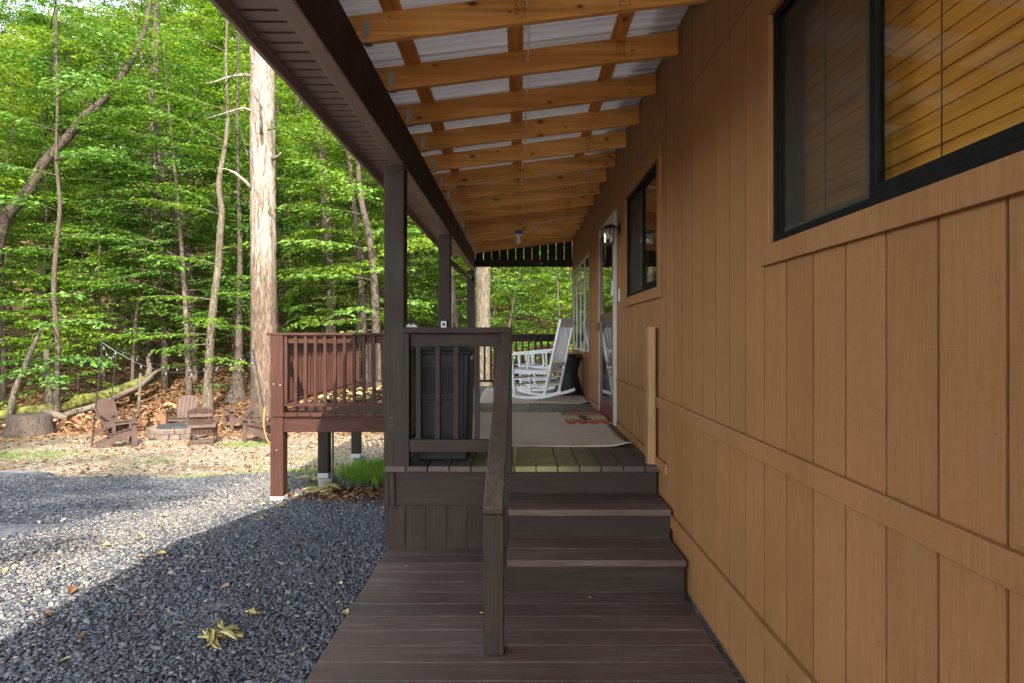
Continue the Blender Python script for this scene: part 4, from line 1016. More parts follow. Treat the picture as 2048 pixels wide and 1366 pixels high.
tag(m.build('tree_stump', M['bark_dark'], None, 0, True), 'wide cut tree stump among leaves left of the chairs', 'stump')
def mound(name, label, u, Y, rx, ry, h, seed):
    r = np.random.default_rng(seed); cx = (u-U0)*Y/F; n = 1800
    a = r.uniform(0, 6.283, n); q = np.sqrt(r.random(n)); x = cx + rx*q*np.cos(a); y = Y + ry*q*np.sin(a)
    z = G(x, y) + h*(1-q*q)*r.uniform(.75, 1.0, n) + .01
    D = np.stack([np.cos(a*3), np.sin(a*5), r.normal(0, .5, n)], -1); N = np.stack([r.normal(0, .6, n), r.normal(0, .6, n), np.ones(n)], -1)
    l = r.uniform(.06, .17, n); V, Fc = leaves_np(np.stack([x, y, z], -1), D, N, l, l*.6, .3)
    # core of packed leaves
    m = MB(); rr = random.Random(seed)
    m.lathe([(1, -.3), (.97, .05), (.8, .45), (.5, .78), (.2, .93), (.001, .96)], n=20)
    core = np.array([(cx+rx*p[0]*rr.uniform(.9, 1), Y+ry*p[1]*rr.uniform(.9, 1), gz(cx, Y)+h*p[2]*.9) for p in m.v])
    tri = []
    for f in m.f:
        for k in range(1, len(f)-1): tri.append((f[0], f[k], f[k+1]))
    quad2 = np.concatenate([Fc[:, [0, 1, 2]], Fc[:, [0, 2, 3]]])
    VV = np.concatenate([V, core]); FF = np.concatenate([quad2, np.array(tri)+len(V)])
    R = np.concatenate([np.repeat(r.beta(2, 2, n), 4), np.full(len(core), .35)])
    tag(link(name, mesh_np(name, VV, FF, R), M['litter']), label, 'leaf pile')
mound('leaf_pile', 'heap of dry brown leaves behind the fire pit', 318, 16.4, .62, .5, .52, 3)
mound('leaf_pile', 'low spread heap of brown leaves between the stump and the chairs', 150, 15.6, 1.5, .6, .30, 4)
# ------------------------------------------------------------------ trees
def spray(r, p0, az, L, el, droop, leaf, dens=1.0, tw=.42):
    """one flat branch of twigs and leaves; returns leaf arrays and the branch path"""
    dh = np.array([math.cos(az), math.sin(az), 0]); sh = np.array([-math.sin(az), math.cos(az), 0]); up = np.array([0, 0, 1.0])
    def pos(t): t = np.asarray(t)[..., None]; return p0 + dh*(L*t*math.cos(el)) + up*(L*(math.sin(el)*t - droop*t*t)) + sh*(L*.06*np.sin(t*4+az))
    nt_ = max(5, int(L*7)); P = []; D = []; N = []
    for k in range(nt_+1):
        t = .15 + .85*(k/nt_); side = 1 if k % 2 else -1
        o = pos(t); last = k == nt_
        ang = 0 if last else side*r.uniform(.7, 1.05)
        tl = L*tw*(1-.55*t)*r.uniform(.6, 1.15)*(1.0 if not last else .8)
        td = dh*math.cos(ang) + sh*math.sin(ang) + up*(math.sin(el)*.4 - 2*droop*t*.5 - .05)
        td = td/np.linalg.norm(td)
        m = max(3, int(tl/leaf*2.3*dens)); q = (np.arange(m)+r.random(m)*.8)/m
        sd = np.where(np.arange(m) % 2, 1.0, -1.0)
        bp_ = o + td*(tl*q)[:, None] - up*(.10*tl*q*q)[:, None] + r.normal(0, leaf*.16, (m, 3))
        sv = np.cross(up, td); sv = sv/max(1e-6, np.linalg.norm(sv))
        a = r.uniform(.5, 1.2, m)*sd
        d = td*np.cos(a)[:, None] + sv*np.sin(a)[:, None] + up*r.normal(-.18, .22, m)[:, None]
        P.append(bp_); D.append(d); N.append(up + r.normal(0, .42, (m, 3)))
    ts = np.linspace(0, 1, 6)
    return np.concatenate(P), np.concatenate(D), np.concatenate(N), [tuple(x) for x in pos(ts)]
def leafmesh(name, r, parts, leaf, wid=.52):
    P = np.concatenate([p[0] for p in parts]); D = np.concatenate([p[1] for p in parts]); N = np.concatenate([p[2] for p in parts])
    L = leaf*r.uniform(.7, 1.25, len(P)); V, Fc = leaves_np(P, D, N, L, L*wid)
    clump = np.concatenate([np.full(len(p[0]), r.normal(0, .13)) for p in parts])
    rn = np.clip(r.beta(2.2, 2.2, len(P)) + clump, 0, 1)
    return mesh_np(name, V, Fc, np.repeat(rn, 4))
def tree_meshes(seed, H, R, cb, nb, Lmax, leaf, bend=.4, dens=1.15, low=0):
    """trunk (with limbs) and crown of one tree standing at the origin"""
    r = np.random.default_rng(seed); rr = random.Random(seed)
    k = 14; ph = r.uniform(0, 6.28, 2)
    path = [(bend*(math.sin(ph[0]+t*3.2)-math.sin(ph[0]))*t, bend*(math.sin(ph[1]+t*2.6)-math.sin(ph[1]))*t, H*t) for t in np.linspace(0, 1, k)]
    radii = [R*(1.35 if i == 0 else 1)*(1-.88*(i/(k-1))**1.1) for i in range(k)]
    m = MB(); path[0] = (path[0][0], path[0][1], -.3); m.tube(path, radii, 10, True, .05, rr)
    parts = []
    for b in range(nb):
        t = cb/H + (1-cb/H)*((b+.5)/nb)**.9*.98; fi = t*(k-1); i0 = min(int(fi), k-2); fr = fi-i0
        p0 = np.array(path[i0])*(1-fr) + np.array(path[i0+1])*fr
        shape = math.sin(math.pi*min(1, .22+.78*(t-cb/H)/(1-cb/H)))**.7
        L = Lmax*(.45+.55*shape)*r.uniform(.7, 1.15); az = b*2.4 + r.normal(0, .35)
        s = spray(r, p0, az, L, r.uniform(-.08, .75), r.uniform(.05, .42), leaf, dens); parts.append(s)
        br = max(.008, R*.22*(1-t)+.008); m.tube(s[3], [br*.75*(1-.85*q/5) for q in range(6)], 5, False)
        if L > 1.6:
            for q in range(2):
                tt = r.uniform(.35, .7); j = int(tt*5); p1 = np.array(s[3][j])
                s2 = spray(r, p1, az + r.choice([-1, 1])*r.uniform(.5, .9), L*.6, r.uniform(.05, .5), .2, leaf, dens); parts.append(s2)
                m.tube(s2[3], [br*.5*(1-.85*q_/5) for q_ in range(6)], 4, False)
    for b in range(low):
        t = r.uniform(.03, cb/H); i0 = int(t*(k-1)); p0 = np.array(path[i0])*(1-(t*(k-1)-i0)) + np.array(path[i0+1])*(t*(k-1)-i0)
        s = spray(r, p0, r.uniform(0, 6.28), r.uniform(.8, 1.8), r.uniform(0, .3), .2, leaf, dens); parts.append(s); m.tube(s[3], [.014*(1-.8*q/5) for q in range(6)], 4, False)
    tm = bpy.data.meshes.new('trunk'); tm.from_pydata(m.v, [], m.f); tm.update()
    for p in tm.polygons: p.use_smooth = True
    return tm, leafmesh('crown', r, parts, leaf)
def put_tree(name, label, cat, tm, cm, bark, leafm, x, Y, rot, sc, group=None, tilt=(0, 0)):
    e = thing(name, label, cat, (x, Y, gz(x, Y)), group); e.rotation_euler = (tilt[0], tilt[1], rot); e.scale = (sc, sc, sc)
    for nm, me, mt in (('trunk', tm, bark), ('crown', cm, leafm)):
        o = bpy.data.objects.new(nm, me); C.objects.link(o); o.parent = e
        if not len(me.materials): me.materials.append(M['bark'])
        o.material_slots[0].link = 'OBJECT'; o.material_slots[0].material = M[mt]
    return e
tall = [tree_meshes(100+i, 20+2*(i % 3), .17+.04*(i % 3), [5.0, 7.5, 3.5, 9.0, 6.0][i], 48, 3.6, .18, .7, 1.0, low=6) for i in range(5)]
mid = [tree_meshes(200+i, 10+1.5*i, .09+.015*i, 1.6+.5*i, 40, 2.5, .125, .5, 1.05, low=5) for i in range(4)]
sap = [tree_meshes(300+i, 3.2+.9*i, .028+.006*i, .5+.15*i, 20, 1.6, .105, .25, 1.25) for i in range(4)]

rnd = random.Random(21)
placed = []
def ok(x, y, d):
    if any((x-a)**2+(y-b)**2 < d*d for a, b in placed): return False
    return True
hero_u = [(527, 17.2), (966, 16.5), (423, 18.2), (112, 17.5)]
placed += [((u-U0)*Y/F, Y) for u, Y in hero_u]
def region(y0, y1):
    y = rnd.uniform(y0, y1); return rnd.uniform(-.92*y-2, .16*y+1.2), y
nt_, tries = 0, 0
while nt_ < 62 and tries < 4000:
    tries += 1; x, y = region(24, 66)
    if not ok(x, y, 2.0): continue
    placed.append((x, y)); nt_ += 1; i = rnd.randrange(5); smax = ((.50+.06*rnd.random())*y - gz(x, y))/(20+2*(i % 3)) if -.9 < x/y < -.56 else 9
    lm = rnd.choice(['leafA', 'leafB', 'leafA', 'leafC', 'leafB']); bk = rnd.choice(['bark', 'bark_dark', 'bark_dark'])
    lab = {'leafA': 'tall mid green tree with layered leaves in the woods behind the clearing', 'leafB': 'tall dark green tree deep in the woods on the slope', 'leafC': 'tall yellow green tree in the woods behind the clearing'}[lm]
    put_tree('forest_tree', lab, 'tree', *tall[i], bk, lm, x, y, rnd.uniform(0, 6.28), min(smax, rnd.uniform(.8, 1.2)), 'tall forest trees on the slope', (rnd.gauss(0, .03), rnd.gauss(0, .03)))
nt_, tries = 0, 0
while nt_ < 46 and tries < 4000:
    tries += 1; x, y = region(18.8, 36)
    if not ok(x, y, 1.35): continue
    placed.append((x, y)); nt_ += 1; i = rnd.randrange(4)
    lm = rnd.choice(['leafA', 'leafC', 'leafB', 'leafA'])
    lab = {'leafA': 'slim mid green understory tree with flat leafy branches', 'leafB': 'slim dark green understory tree between the tall trunks', 'leafC': 'slim bright yellow green understory tree'}[lm]
    put_tree('understory_tree', lab, 'tree', *mid[i], rnd.choice(['bark', 'bark_dark', 'bark_dark']), lm, x, y, rnd.uniform(0, 6.28), rnd.uniform(.75, 1.15), 'understory trees', (rnd.gauss(0, .05), rnd.gauss(0, .05)))
nt_, tries = 0, 0
while nt_ < 54 and tries < 4000:
    tries += 1; x, y = region(17.8, 32)
    if not ok(x, y, .9) or (-11.5 < x < -4.2 and y < 22): continue
    placed.append((x, y)); nt_ += 1; i = rnd.randrange(4)
    lm = rnd.choice(['leafA', 'leafC', 'leafD', 'leafB'])
    lab = {'leafA': 'low mid green sapling with layered leaves on the forest floor', 'leafB': 'low dark green sapling on the forest floor', 'leafC': 'low bright yellow green sapling on the forest floor', 'leafD': 'low soft green sapling with broad leaves on the forest floor'}[lm]
    put_tree('sapling', lab, 'sapling', *sap[i], 'bark_dark', lm, x, y, rnd.uniform(0, 6.28), rnd.uniform(.8, 1.3), 'saplings on the forest floor')
# trees at the left of the clearing and behind the camera (they shade the drive)
for x, y, i, lm, sc in ((-17, 13, 0, 'leafA', 1.0), (-19, 8, 1, 'leafB', 1.0), (-16.5, 17, 2, 'leafC', .9), (-22, 3, 3, 'leafA', 1.0)):
    put_tree('clearing_tree', 'tall tree at the left edge of the clearing beyond the stump', 'tree', *tall[i], 'bark', lm, x, y, rnd.uniform(0, 6.28), sc, 'trees left of the clearing')
for x, y, i, lm, sc in ((-2.4, -6.0, 0, 'leafA', .70), (-6.4, -5.6, 3, 'leafB', .9), (-10.2, -6, 2, 'leafA', 1.0), (-15, -3, 1, 'leafB', 1.0), (-4.5, -12, 1, 'leafA', 1.2), (-16, -13, 4, 'leafB', 1.2)):
    put_tree('drive_tree', 'tree beside the gravel drive behind the viewer', 'tree', *tall[i], 'bark', lm, x, y, rnd.uniform(0, 6.28), sc, 'trees beside the drive')

def hero(name, label, pts, radii, bark, leafm, sprays, leaf, seed, extra=None, flare=1.0, sides=14):
    """tree whose trunk follows the given points (u, v, Y)"""
    r = np.random.default_rng(seed); rr = random.Random(seed)
    P = [Vector(at(*p)) for p in pts]; b0 = P[0]; zg = gz(b0.x, b0.y); base = Vector((b0.x, b0.y, zg))
    P[0] = Vector((b0.x, b0.y, zg-.15))
    fine = []; fr = []
    for i in range(len(P)-1):
        nseg = max(2, int((P[i+1]-P[i]).length/(.45 if sides < 20 else .14)))
        for k in range(nseg):
            t = k/nseg
            a = P[max(i-1, 0)]; b = P[i]; c = P[i+1]; d = P[min(i+2, len(P)-1)]
            q = .5*((2*b)+(c-a)*t+(2*a-5*b+4*c-d)*t*t+(3*b-a-3*c+d)*t*t*t)
            fine.append(q); fr.append(radii[i]*(1-t)+radii[i+1]*t)
    fine.append(P[-1]); fr.append(radii[-1]); fr[0] *= flare; 
    if flare > 1 and len(fr) > 2: fr[1] *= 1+(flare-1)*.35
    e = thing(name, label, 'tree', base)
    m = MB(); m.tube(fine, fr, sides, True, .045, rr)
    parts = []
    for (u, v, Y, azd, L, el) in sprays:
        p0 = np.array(at(u, v, Y)); s = spray(r, p0, rad(azd), L, el, .18, leaf, 1.1); parts.append(s)
        m.tube(s[3], [.018*(1-.8*q/5) for q in range(6)], 5, False)
    if extra: extra(m)
    tr = m.build('trunk', M[bark], e, 0, True)
    if parts: link('crown', leafmesh('crown', r, parts, leaf), M[leafm], e)
    return e
def deadlimbs(m):
    Y = 17.0
    def tp(pts, r0): m.tube([at(*p) for p in pts], [r0*(1-.75*i/(len(pts)-1)) for i in range(len(pts))], 7)
    tp([(503, 152, Y), (490, 150, Y-.1), (470, 151, Y-.2), (448, 157, Y-.3), (432, 163, Y-.4), (412, 167, Y-.5)], .05)
    tp([(503, 222, Y), (488, 216, Y-.1), (470, 220, Y-.2), (445, 228, Y-.3), (412, 237, Y-.4)], .04)
    tp([(505, 380, Y), (490, 362, Y-.1), (470, 346, Y-.2), (455, 339, Y-.2), (434, 336, Y-.3)], .055)
    tp([(523, 270, Y-.3), (522, 240, Y-.45), (523, 212, Y-.7), (512, 195, Y-.9), (507, 188, Y-1.0)], .05)
    tp([(545, 318, Y), (557, 312, Y-.1), (562, 305, Y-.2)], .06)
hero('big_bare_tree', 'thick pale tree with shedding bark and broken dead limbs behind the deck', [(529, 835, 17.2), (528, 700, 17.2), (527, 560, 17.2), (526, 400, 17.2), (525, 250, 17.2), (524, 100, 17.2), (522, -150, 17.2), (520, -380, 17.2)],
     [.36, .338, .328, .322, .317, .307, .275, .23], 'bark_big', 'leafA', [(523, -300, 17.2, a, 3.2, .2) for a in (200, 60, 300, 130)], .13, 41, deadlimbs, 1.25, 40)
hero('mottled_tree', 'pale mottled trunk seen between the far porch post and rocking chair', [(966, 790, 16.5), (966, 680, 16.5), (966, 560, 16.5), (965, 440, 16.5), (964, 200, 16.5), (962, -200, 16.5)], [.24, .19, .185, .18, .17, .12], 'bark_pale', 'leafA', [(966, -100, 16.5, a, 3, .2) for a in (0, 120, 240)], .12, 42, None, 1.2)
hero('beech_tree', 'slender crooked beech with mottled bark and bright leaf sprays left of the big trunk', [(414, 815, 18.2), (418, 740, 18.2), (422, 660, 18.2), (428, 600, 18.2), (437, 530, 18.2), (440, 470, 18.2), (444, 420, 18.2), (437, 370, 18.2), (447, 310, 18.2), (456, 240, 18.2), (452, 120, 18.2), (460, -100, 18.2)],
     [.15, .115, .11, .105, .10, .095, .085, .075, .065, .055, .04, .02], 'bark_pale', 'leafC',
     [(423, 670, 18.2, 190, 2.0, .12), (424, 655, 18.2, -15, 1.7, .15), (428, 600, 18.2, 200, 1.9, .2), (430, 590, 18.2, -30, 1.9, .15), (420, 715, 18.0, -40, 1.7, .05), (422, 690, 18.0, 240, 1.6, .1), (426, 640, 18.0, 290, 1.8, .1),
      (437, 530, 18.2, 210, 1.6, .3), (440, 500, 18.2, 340, 1.5, .3), (444, 430, 18.2, 190, 2.2, .35), (444, 420, 18.2, 250, 2.0, .3), (450, 300, 18.2, 170, 2.3, .3), (452, 280, 18.2, 230, 2.4, .3), (456, 220, 18.2, 200, 2.5, .3), (455, 180, 18.2, 300, 2.2, .3), (452, 100, 18.2, 215, 2.6, .3)], .105, 43, None, 1.5)
hero('hickory_tree', 'thin straight sapling tree with broad leaf sprays left of the chairs', [(112, 815, 17.5), (114, 740, 17.5), (116, 690, 17.5), (108, 600, 17.5), (109, 540, 17.5), (115, 470, 17.5), (120, 400, 17.5), (112, 320, 17.5), (115, 200, 17.5), (112, 40, 17.5), (116, -150, 17.5)],
     [.09, .068, .064, .062, .058, .052, .046, .04, .034, .025, .015], 'bark_dark', 'leafD',
     [(108, 600, 17.5, 190, 1.5, .1), (109, 590, 17.5, 330, 1.2, .15), (112, 640, 17.5, -10, 1.7, .1), (112, 650, 17.4, 290, 1.5, .15), (115, 720, 17.4, 200, 2.0, .1), (115, 715, 17.4, -25, 2.0, .1), (114, 730, 17.4, 260, 1.6, .0), (114, 745, 17.4, -60, 1.5, .0),
      (113, 500, 17.5, 170, 1.6, .2), (116, 470, 17.5, 30, 1.6, .2), (118, 420, 17.5, 250, 1.8, .2), (115, 350, 17.5, 195, 2.2, .25), (112, 320, 17.5, -20, 2.3, .2), (113, 260, 17.5, 220, 2.4, .25), (114, 200, 17.5, 320, 2.4, .25), (113, 120, 17.5, 180, 2.6, .25), (113, 60, 17.5, 300, 2.6, .25), (113, 40, 17.5, 60, 2.6, .25)], .165, 44, None, 1.4)
hero('leaning_tree', 'thick dark trunk leaning in from the left edge of the woods', [(-60, 760, 19.5), (-30, 620, 19.5), (-8, 500, 19.5), (8, 440, 19.5), (34, 408, 19.5), (60, 378, 19.5), (88, 325, 19.5), (140, 270, 19.5), (166, 234, 19.5), (196, 211, 19.5), (235, 165, 19.5), (290, 60, 19.5), (310, -120, 19.5)],
     [.26, .22, .20, .19, .17, .16, .14, .13, .12, .105, .09, .07, .04], 'bark_dark', 'leafA',
     [(140, 270, 19.5, a, 2.2, .3) for a in (100, 330)] + [(196, 211, 19.5, a, 2.4, .3) for a in (180, 300, 40)] + [(250, 130, 19.5, a, 2.6, .3) for a in (220, 330, 90)] + [(295, 40, 19.5, a, 2.8, .3) for a in (180, 290, 20)], .115, 45)
hero('reddish_tree', 'tall reddish trunk bending left among dense leaves in the woods', [(388, 720, 23), (384, 620, 23), (378, 535, 23), (372, 450, 23), (342, 400, 23), (322, 330, 23), (307, 270, 23), (308, 200, 23), (311, 100, 23), (314, -20, 23), (322, -200, 23)], [.18, .16, .15, .145, .14, .135, .13, .12, .11, .10, .06], 'bark', 'leafA',
     [(345, 405, 23, 190, 2.4, .3), (322, 330, 23, 340, 2.5, .3), (308, 250, 23, 210, 2.8, .3), (309, 170, 23, 330, 2.8, .3), (311, 100, 23, 200, 3.0, .3), (313, 0, 23, 300, 3.0, .3), (313, 20, 23, 120, 3.0, .3)], .13, 46, None, 1.3)
hero('forked_tree', 'grey trunk rising behind the deck railing right of the big pale tree', [(662, 735, 22), (661, 640, 22), (663, 560, 22), (655, 480, 22), (650, 380, 22), (640, 250, 22), (636, 80, 22), (640, -120, 22)], [.22, .18, .17, .165, .16, .15, .13, .1], 'bark', 'leafA',
     [(660, 500, 22, 200, 2.5, .2), (652, 420, 22, 320, 2.6, .2), (645, 300, 22, 240, 2.8, .2), (640, 220, 22, 350, 3.0, .2), (640, 150, 22, 190, 3.0, .2)], .13, 47, None, 1.3)
hero('ridge_tree', 'pale mottled trunk framed between near and middle porch posts', [(828, 720, 24), (827, 600, 24), (826, 480, 24), (822, 380, 24), (815, 200, 24), (812, -60, 24)], [.24, .2, .19, .18, .15, .1], 'bark_pale', 'leafB',
     [(826, 420, 24, 200, 2.8, .2), (822, 380, 24, 330, 2.6, .2), (820, 300, 24, 270, 3.0, .2)], .13, 48, None, 1.2)
hero('leafy_tree', 'leafy tree with a leaning forked trunk behind the near porch post', [(756, 760, 17.5), (752, 660, 17.5), (748, 560, 17.5), (740, 480, 17.5), (726, 420, 17.5), (718, 360, 17.5), (712, 250, 17.5), (705, 100, 17.5)], [.13, .11, .10, .095, .08, .065, .045, .02], 'bark_dark', 'leafD',
     [(752, 640, 17.4, 180, 1.8, .1), (752, 620, 17.4, 250, 1.8, .1), (748, 560, 17.4, 200, 2.2, .2), (748, 550, 17.4, 300, 1.9, .2), (744, 500, 17.4, 215, 2.3, .2), (738, 470, 17.4, 330, 1.7, .2), (730, 430, 17.4, 190, 2.2, .25), (726, 410, 17.4, 270, 2.0, .25), (720, 370, 17.4, 230, 2.1, .3), (716, 320, 17.4, 320, 1.9, .3), (714, 290, 17.4, 200, 2.0, .3), (752, 660, 17.2, 215, 1.5, 0), (750, 600, 17.2, 340, 1.6, .1)], .15, 49, None, 1.3)
hero('broken_birch', 'pale leaning broken trunk at the left edge of the clearing', [(14, 815, 17.0), (30, 780, 17.0), (46, 745, 17.0), (58, 712, 17.0), (68, 690, 17.0), (84, 655, 17.1)], [.09, .075, .07, .06, .055, .035], 'bark_pale', 'leafA', [], .1, 50)
hero('pale_snag', 'short straight pale dead trunk beside the thin hickory', [(102, 815, 17.9), (98, 775, 17.9), (94, 735, 17.9), (93, 700, 17.9)], [.10, .085, .08, .07], 'bark_pale', 'leafA', [], .1, 51)
hero('flared_tree', 'pale flared tree base just left of the big trunk', [(472, 800, 20), (474, 770, 20), (477, 730, 20), (478, 640, 20), (480, 480, 20), (474, 250, 20), (478, 0, 20)], [.26, .19, .14, .10, .07, .05, .03], 'bark_dark', 'leafA', [(478, 640, 20, 200, 1.6, .2), (479, 560, 20, 330, 1.8, .2), (478, 400, 20, 210, 2.2, .3), (476, 300, 20, 340, 2.2, .3), (476, 150, 20, 200, 2.6, .3)], .12, 52, None, 1.7)
m = MB(); m.tube([(at(258, 805, 17.3)[0], 17.3, gz(-10.6, 17.3)-.05), at(279, 745, 17.3)], [.045, .035], 8); m.tube([(at(278, 828, 17)[0], 17, gz(-10.2, 17)-.05), at(280, 746, 17)], [.04, .03], 8, True, .06)
m = MB(); m.tube([(at(277, 828, 17)[0], 17, gz(-10.2, 17)-.05), at(281, 746, 17)], [.045, .035], 8, True, .06); tag(m.build('broken_stake', M['bark_pale'], None, 0, True), 'thin pale broken stem standing upright left of the far chair', 'stem')
def ground_log(name, label, pts, radii, mat, dz=.1):
    m = MB(); path = []
    for (u, v, Y), r in zip(pts, radii): path.append(at(u, v, Y))
    m.tube(path, radii, 12, True, .08, random.Random(2)); return tag(m.build(name, M[mat], None, 0, True), label, 'log')
ground_log('mossy_log', 'long fallen log covered with yellow green moss behind the chairs', [(-30, 838, 17.0), (20, 828, 17.2), (60, 820, 17.4), (110, 818, 17.6), (142, 812, 17.9), (156, 802, 18.2), (190, 798, 18.6), (228, 788, 19.2), (270, 772, 20.0), (300, 757, 20.8)], [.12, .15, .14, .14, .15, .19, .2, .2, .2, .17], 'moss')
ground_log('fallen_branch', 'bare brown fallen trunk lying along the mossy log', [(130, 828, 17.4), (180, 815, 17.8), (230, 796, 18.6), (280, 772, 19.4), (310, 745, 20.2), (330, 735, 20.6)], [.07, .08, .08, .07, .05, .03], 'bark')
ground_log('short_log', 'short grey cut log on leaves right of the stump', [(86, 824, 15.6), (110, 829, 15.5), (132, 836, 15.4)], [.085, .085, .08], 'bark')
ground_log('upturned_roots', 'upturned broken limbs at the far end of the mossy log', [(296, 755, 20.8), (300, 735, 20.9), (296, 715, 21.0), (306, 700, 21.0)], [.12, .08, .06, .03], 'bark')
# split wood slab behind the middle chair
m = MB(); q = at(332, 835, 17.2); m.hexa([(q[0]-.16,17.2,q[2]-.2),(q[0]+.2,17.2,q[2]-.2),(q[0]+.2,17.32,q[2]-.2),(q[0]-.16,17.32,q[2]-.2),(q[0]-.1,17.3,q[2]+.36),(q[0]+.13,17.3,q[2]+.36),(q[0]+.2,17.38,q[2]+.34),(q[0]-.05,17.38,q[2]+.40)])
tag(m.build('wood_slab', M['stud'], None, .02), 'pale split slab of wood propped behind the far chair', 'wood slab')
# distant woods far up the slope
r = np.random.default_rng(77); n = 52000
y = r.uniform(66, 100, n); x = r.uniform(-1.0, .25, n)*y - 2
clx = np.floor(x/3.2); h = 4 + 15*r.random(n)**.8 + 3*np.sin(clx*12.9)
z = G(x, y) + h
a = r.uniform(0, 6.283, n); D = np.stack([np.cos(a), np.sin(a), r.normal(-.2, .3, n)], -1); N = np.stack([r.normal(0, .5, n), r.normal(0, .5, n)-.3, np.ones(n)], -1)
L = r.uniform(.5, 1.0, n); V, Fc = leaves_np(np.stack([x, y, z], -1), D, N, L, L*.6)
tag(link('distant_woods', mesh_np('distant_woods', V, Fc, np.repeat(r.beta(2, 2, n), 4)), M['leafA']), kind='stuff')

# ------------------------------------------------------------------ fallen leaves
def flat_leaf(seed, L, curl=.3):
    rr = random.Random(seed); m = MB(); pts = []
    ol = [(0, 0), (.25, .22), (.5, .34), (.72, .26), (1, 0), (.72, -.26), (.5, -.34), (.25, -.22)]
    V = []; nrow = 7
    for i in range(nrow):
        t = i/(nrow-1); wdt = math.sin(math.pi*min(1, t*.92+.04))**.8*.32*(1+rr.uniform(-.12, .12))
        for j in (-1, -.5, 0, .5, 1):
            V.append((L*(t-.5), L*wdt*j, L*(curl*abs(j)**1.6*wdt*2.4 + .18*curl*math.sin(t*5+seed)+.03)))
    Fc = []
    for i in range(nrow-1):
        for j in range(4): a = i*5+j; Fc.append((a, a+1, a+6, a+5))
    return mesh_np('leaf', np.array(V), np.array(Fc), np.full(len(V), rr.random()))
lms = [flat_leaf(i, .055, .15+.2*(i % 3)) for i in range(6)]
for k, (u, v, s, mt) in enumerate([(285, 1123, 1.2, 'yellowleaf'), (322, 1118, 1.3, 'yellowleaf'), (285, 1084, 1.0, 'curl'), (525, 1013, 1.3, 'yellowleaf'), (562, 1020, 1.5, 'litter'), (525, 1044, 1.2, 'curl'), (340, 1128, .8, 'litter'), (8, 1151, 1.0, 'yellowleaf'),
        (145, 1195, 1.3, 'litter'), (330, 1037, 1.3, 'curl'), (128, 1048, 1.0, 'curl'), (95, 1243, .8, 'litter'), (598, 1097, 1.2, 'litter'), (450, 1185, .9, 'litter'), (160, 1288, .7, 'litter'), (130, 1333, .9, 'curl'), (680, 1178, .8, 'yellowleaf'), (690, 1240, .8, 'curl'), (282, 1242, .6, 'litter'), (215, 1100, .9, 'yellowleaf'), (580, 996, 1.1, 'litter'), (80, 1078, 1.0, 'litter'), (430, 1005, .9, 'curl'), (500, 1240, 1.0, 'curl')]):
    # intersect the pixel ray with the ground
    Y = 3.0
    for _ in range(40): Y = -F*gz((u-U0)*Y/F, Y)/(v-V0)
    x = (u-U0)*Y/F
    o = bpy.data.objects.new('fallen_leaf', lms[k % 6]); C.objects.link(o)
    if not len(lms[k % 6].materials): lms[k % 6].materials.append(M[mt])
    o.material_slots[0].link = 'OBJECT'; o.material_slots[0].material = M[mt]
    o.location = (x, Y, gz(x, Y)+.03); o.rotation_euler = (random.gauss(0, .2), random.gauss(0, .2), random.uniform(0, 6.28)); o.scale = (s,)*3
    tag(o, {'yellowleaf': 'single yellow fallen leaf lying on the gravel', 'litter': 'single brown fallen leaf lying on the gravel', 'curl': 'single olive green fallen leaf lying on the gravel'}[mt], 'leaf', 'fallen leaves on the gravel')
for k, (u, v, s, lab) in enumerate([(1180, 1197, .42, 'small pale leaf scrap on the landing below the steps'), (962, 1228, .45, 'yellow leaf scrap on the landing against the handrail post'), (812, 1134, .3, 'tiny dry leaf scrap on the landing near the skirting')]):
    Y = F*1.43/(v-V0); x = (u-U0)*Y/F; o = bpy.data.objects.new('fallen_leaf', lms[k].copy()); C.objects.link(o); o.data.materials.clear(); o.data.materials.append(M['yellowleaf'])
    o.location = (x, Y, LD+.004); o.rotation_euler = (0, 0, k*2.0); o.scale = (s,)*3; tag(o, lab, 'leaf')
def curled_spray(name, label, u, v, S, seed, n=9):
    rr = random.Random(seed); Y = 3.0
    for _ in range(40): Y = -F*gz((u-U0)*Y/F, Y)/(v-V0)
    x = (u-U0)*Y/F; z = gz(x, Y)+.03; V = []; Fc = []; R = []
    for k in range(n):
        a = rr.uniform(0, 6.28) if k > 3 else (2.9, .1, -.9, .9)[k]; L = S*rr.uniform(.5, 1.0); cv = rr.uniform(-.5, .5); w0 = S*rr.uniform(.12, .2); rows = 9
        base = len(V); val = rr.random(); ox, oy = rr.uniform(-.35, .35)*S, rr.uniform(-.3, .3)*S; lift = rr.uniform(.04, .3)
        for i in range(rows):
            t = i/(rows-1); ang = a+cv*t; c = (x+ox+math.cos(ang)*L*t+rr.uniform(-1, 1)*.004, Y+oy+math.sin(ang)*L*t, z+S*(lift+.12*math.sin(t*2.6+k))*(1-t*.3))
            wd = w0*math.sin(math.pi*(t*.9+.06))
            for j in range(6):
                th = -2.3+4.6*j/5
                V.append((c[0]-math.sin(ang)*wd*math.sin(th)*.8, c[1]+math.cos(ang)*wd*math.sin(th)*.8, c[2]-wd*math.cos(th)*.7)); R.append(min(1, max(0, val+rr.uniform(-.15, .15))))
        for i in range(rows-1):
            for j in range(5): q = base+i*6+j; Fc.append((q, q+1, q+7, q+6))
    tag(link(name, mesh_np(name, np.array(V), np.array(Fc), np.array(R)), M['curl']), label, 'leaves')
curled_spray('curled_leaves', 'curled olive brown dead leaf cluster on the near slate gravel', 435, 1285, .125, 3, 14)
curled_spray('curled_leaves', 'small green curled leaf on the gravel above the near leaf cluster', 503, 1240, .07, 5, 4)
curled_spray('curled_leaves', 'wilted leaf cluster heaped at the foot of the concrete pier', 655, 992, .26, 6, 16)
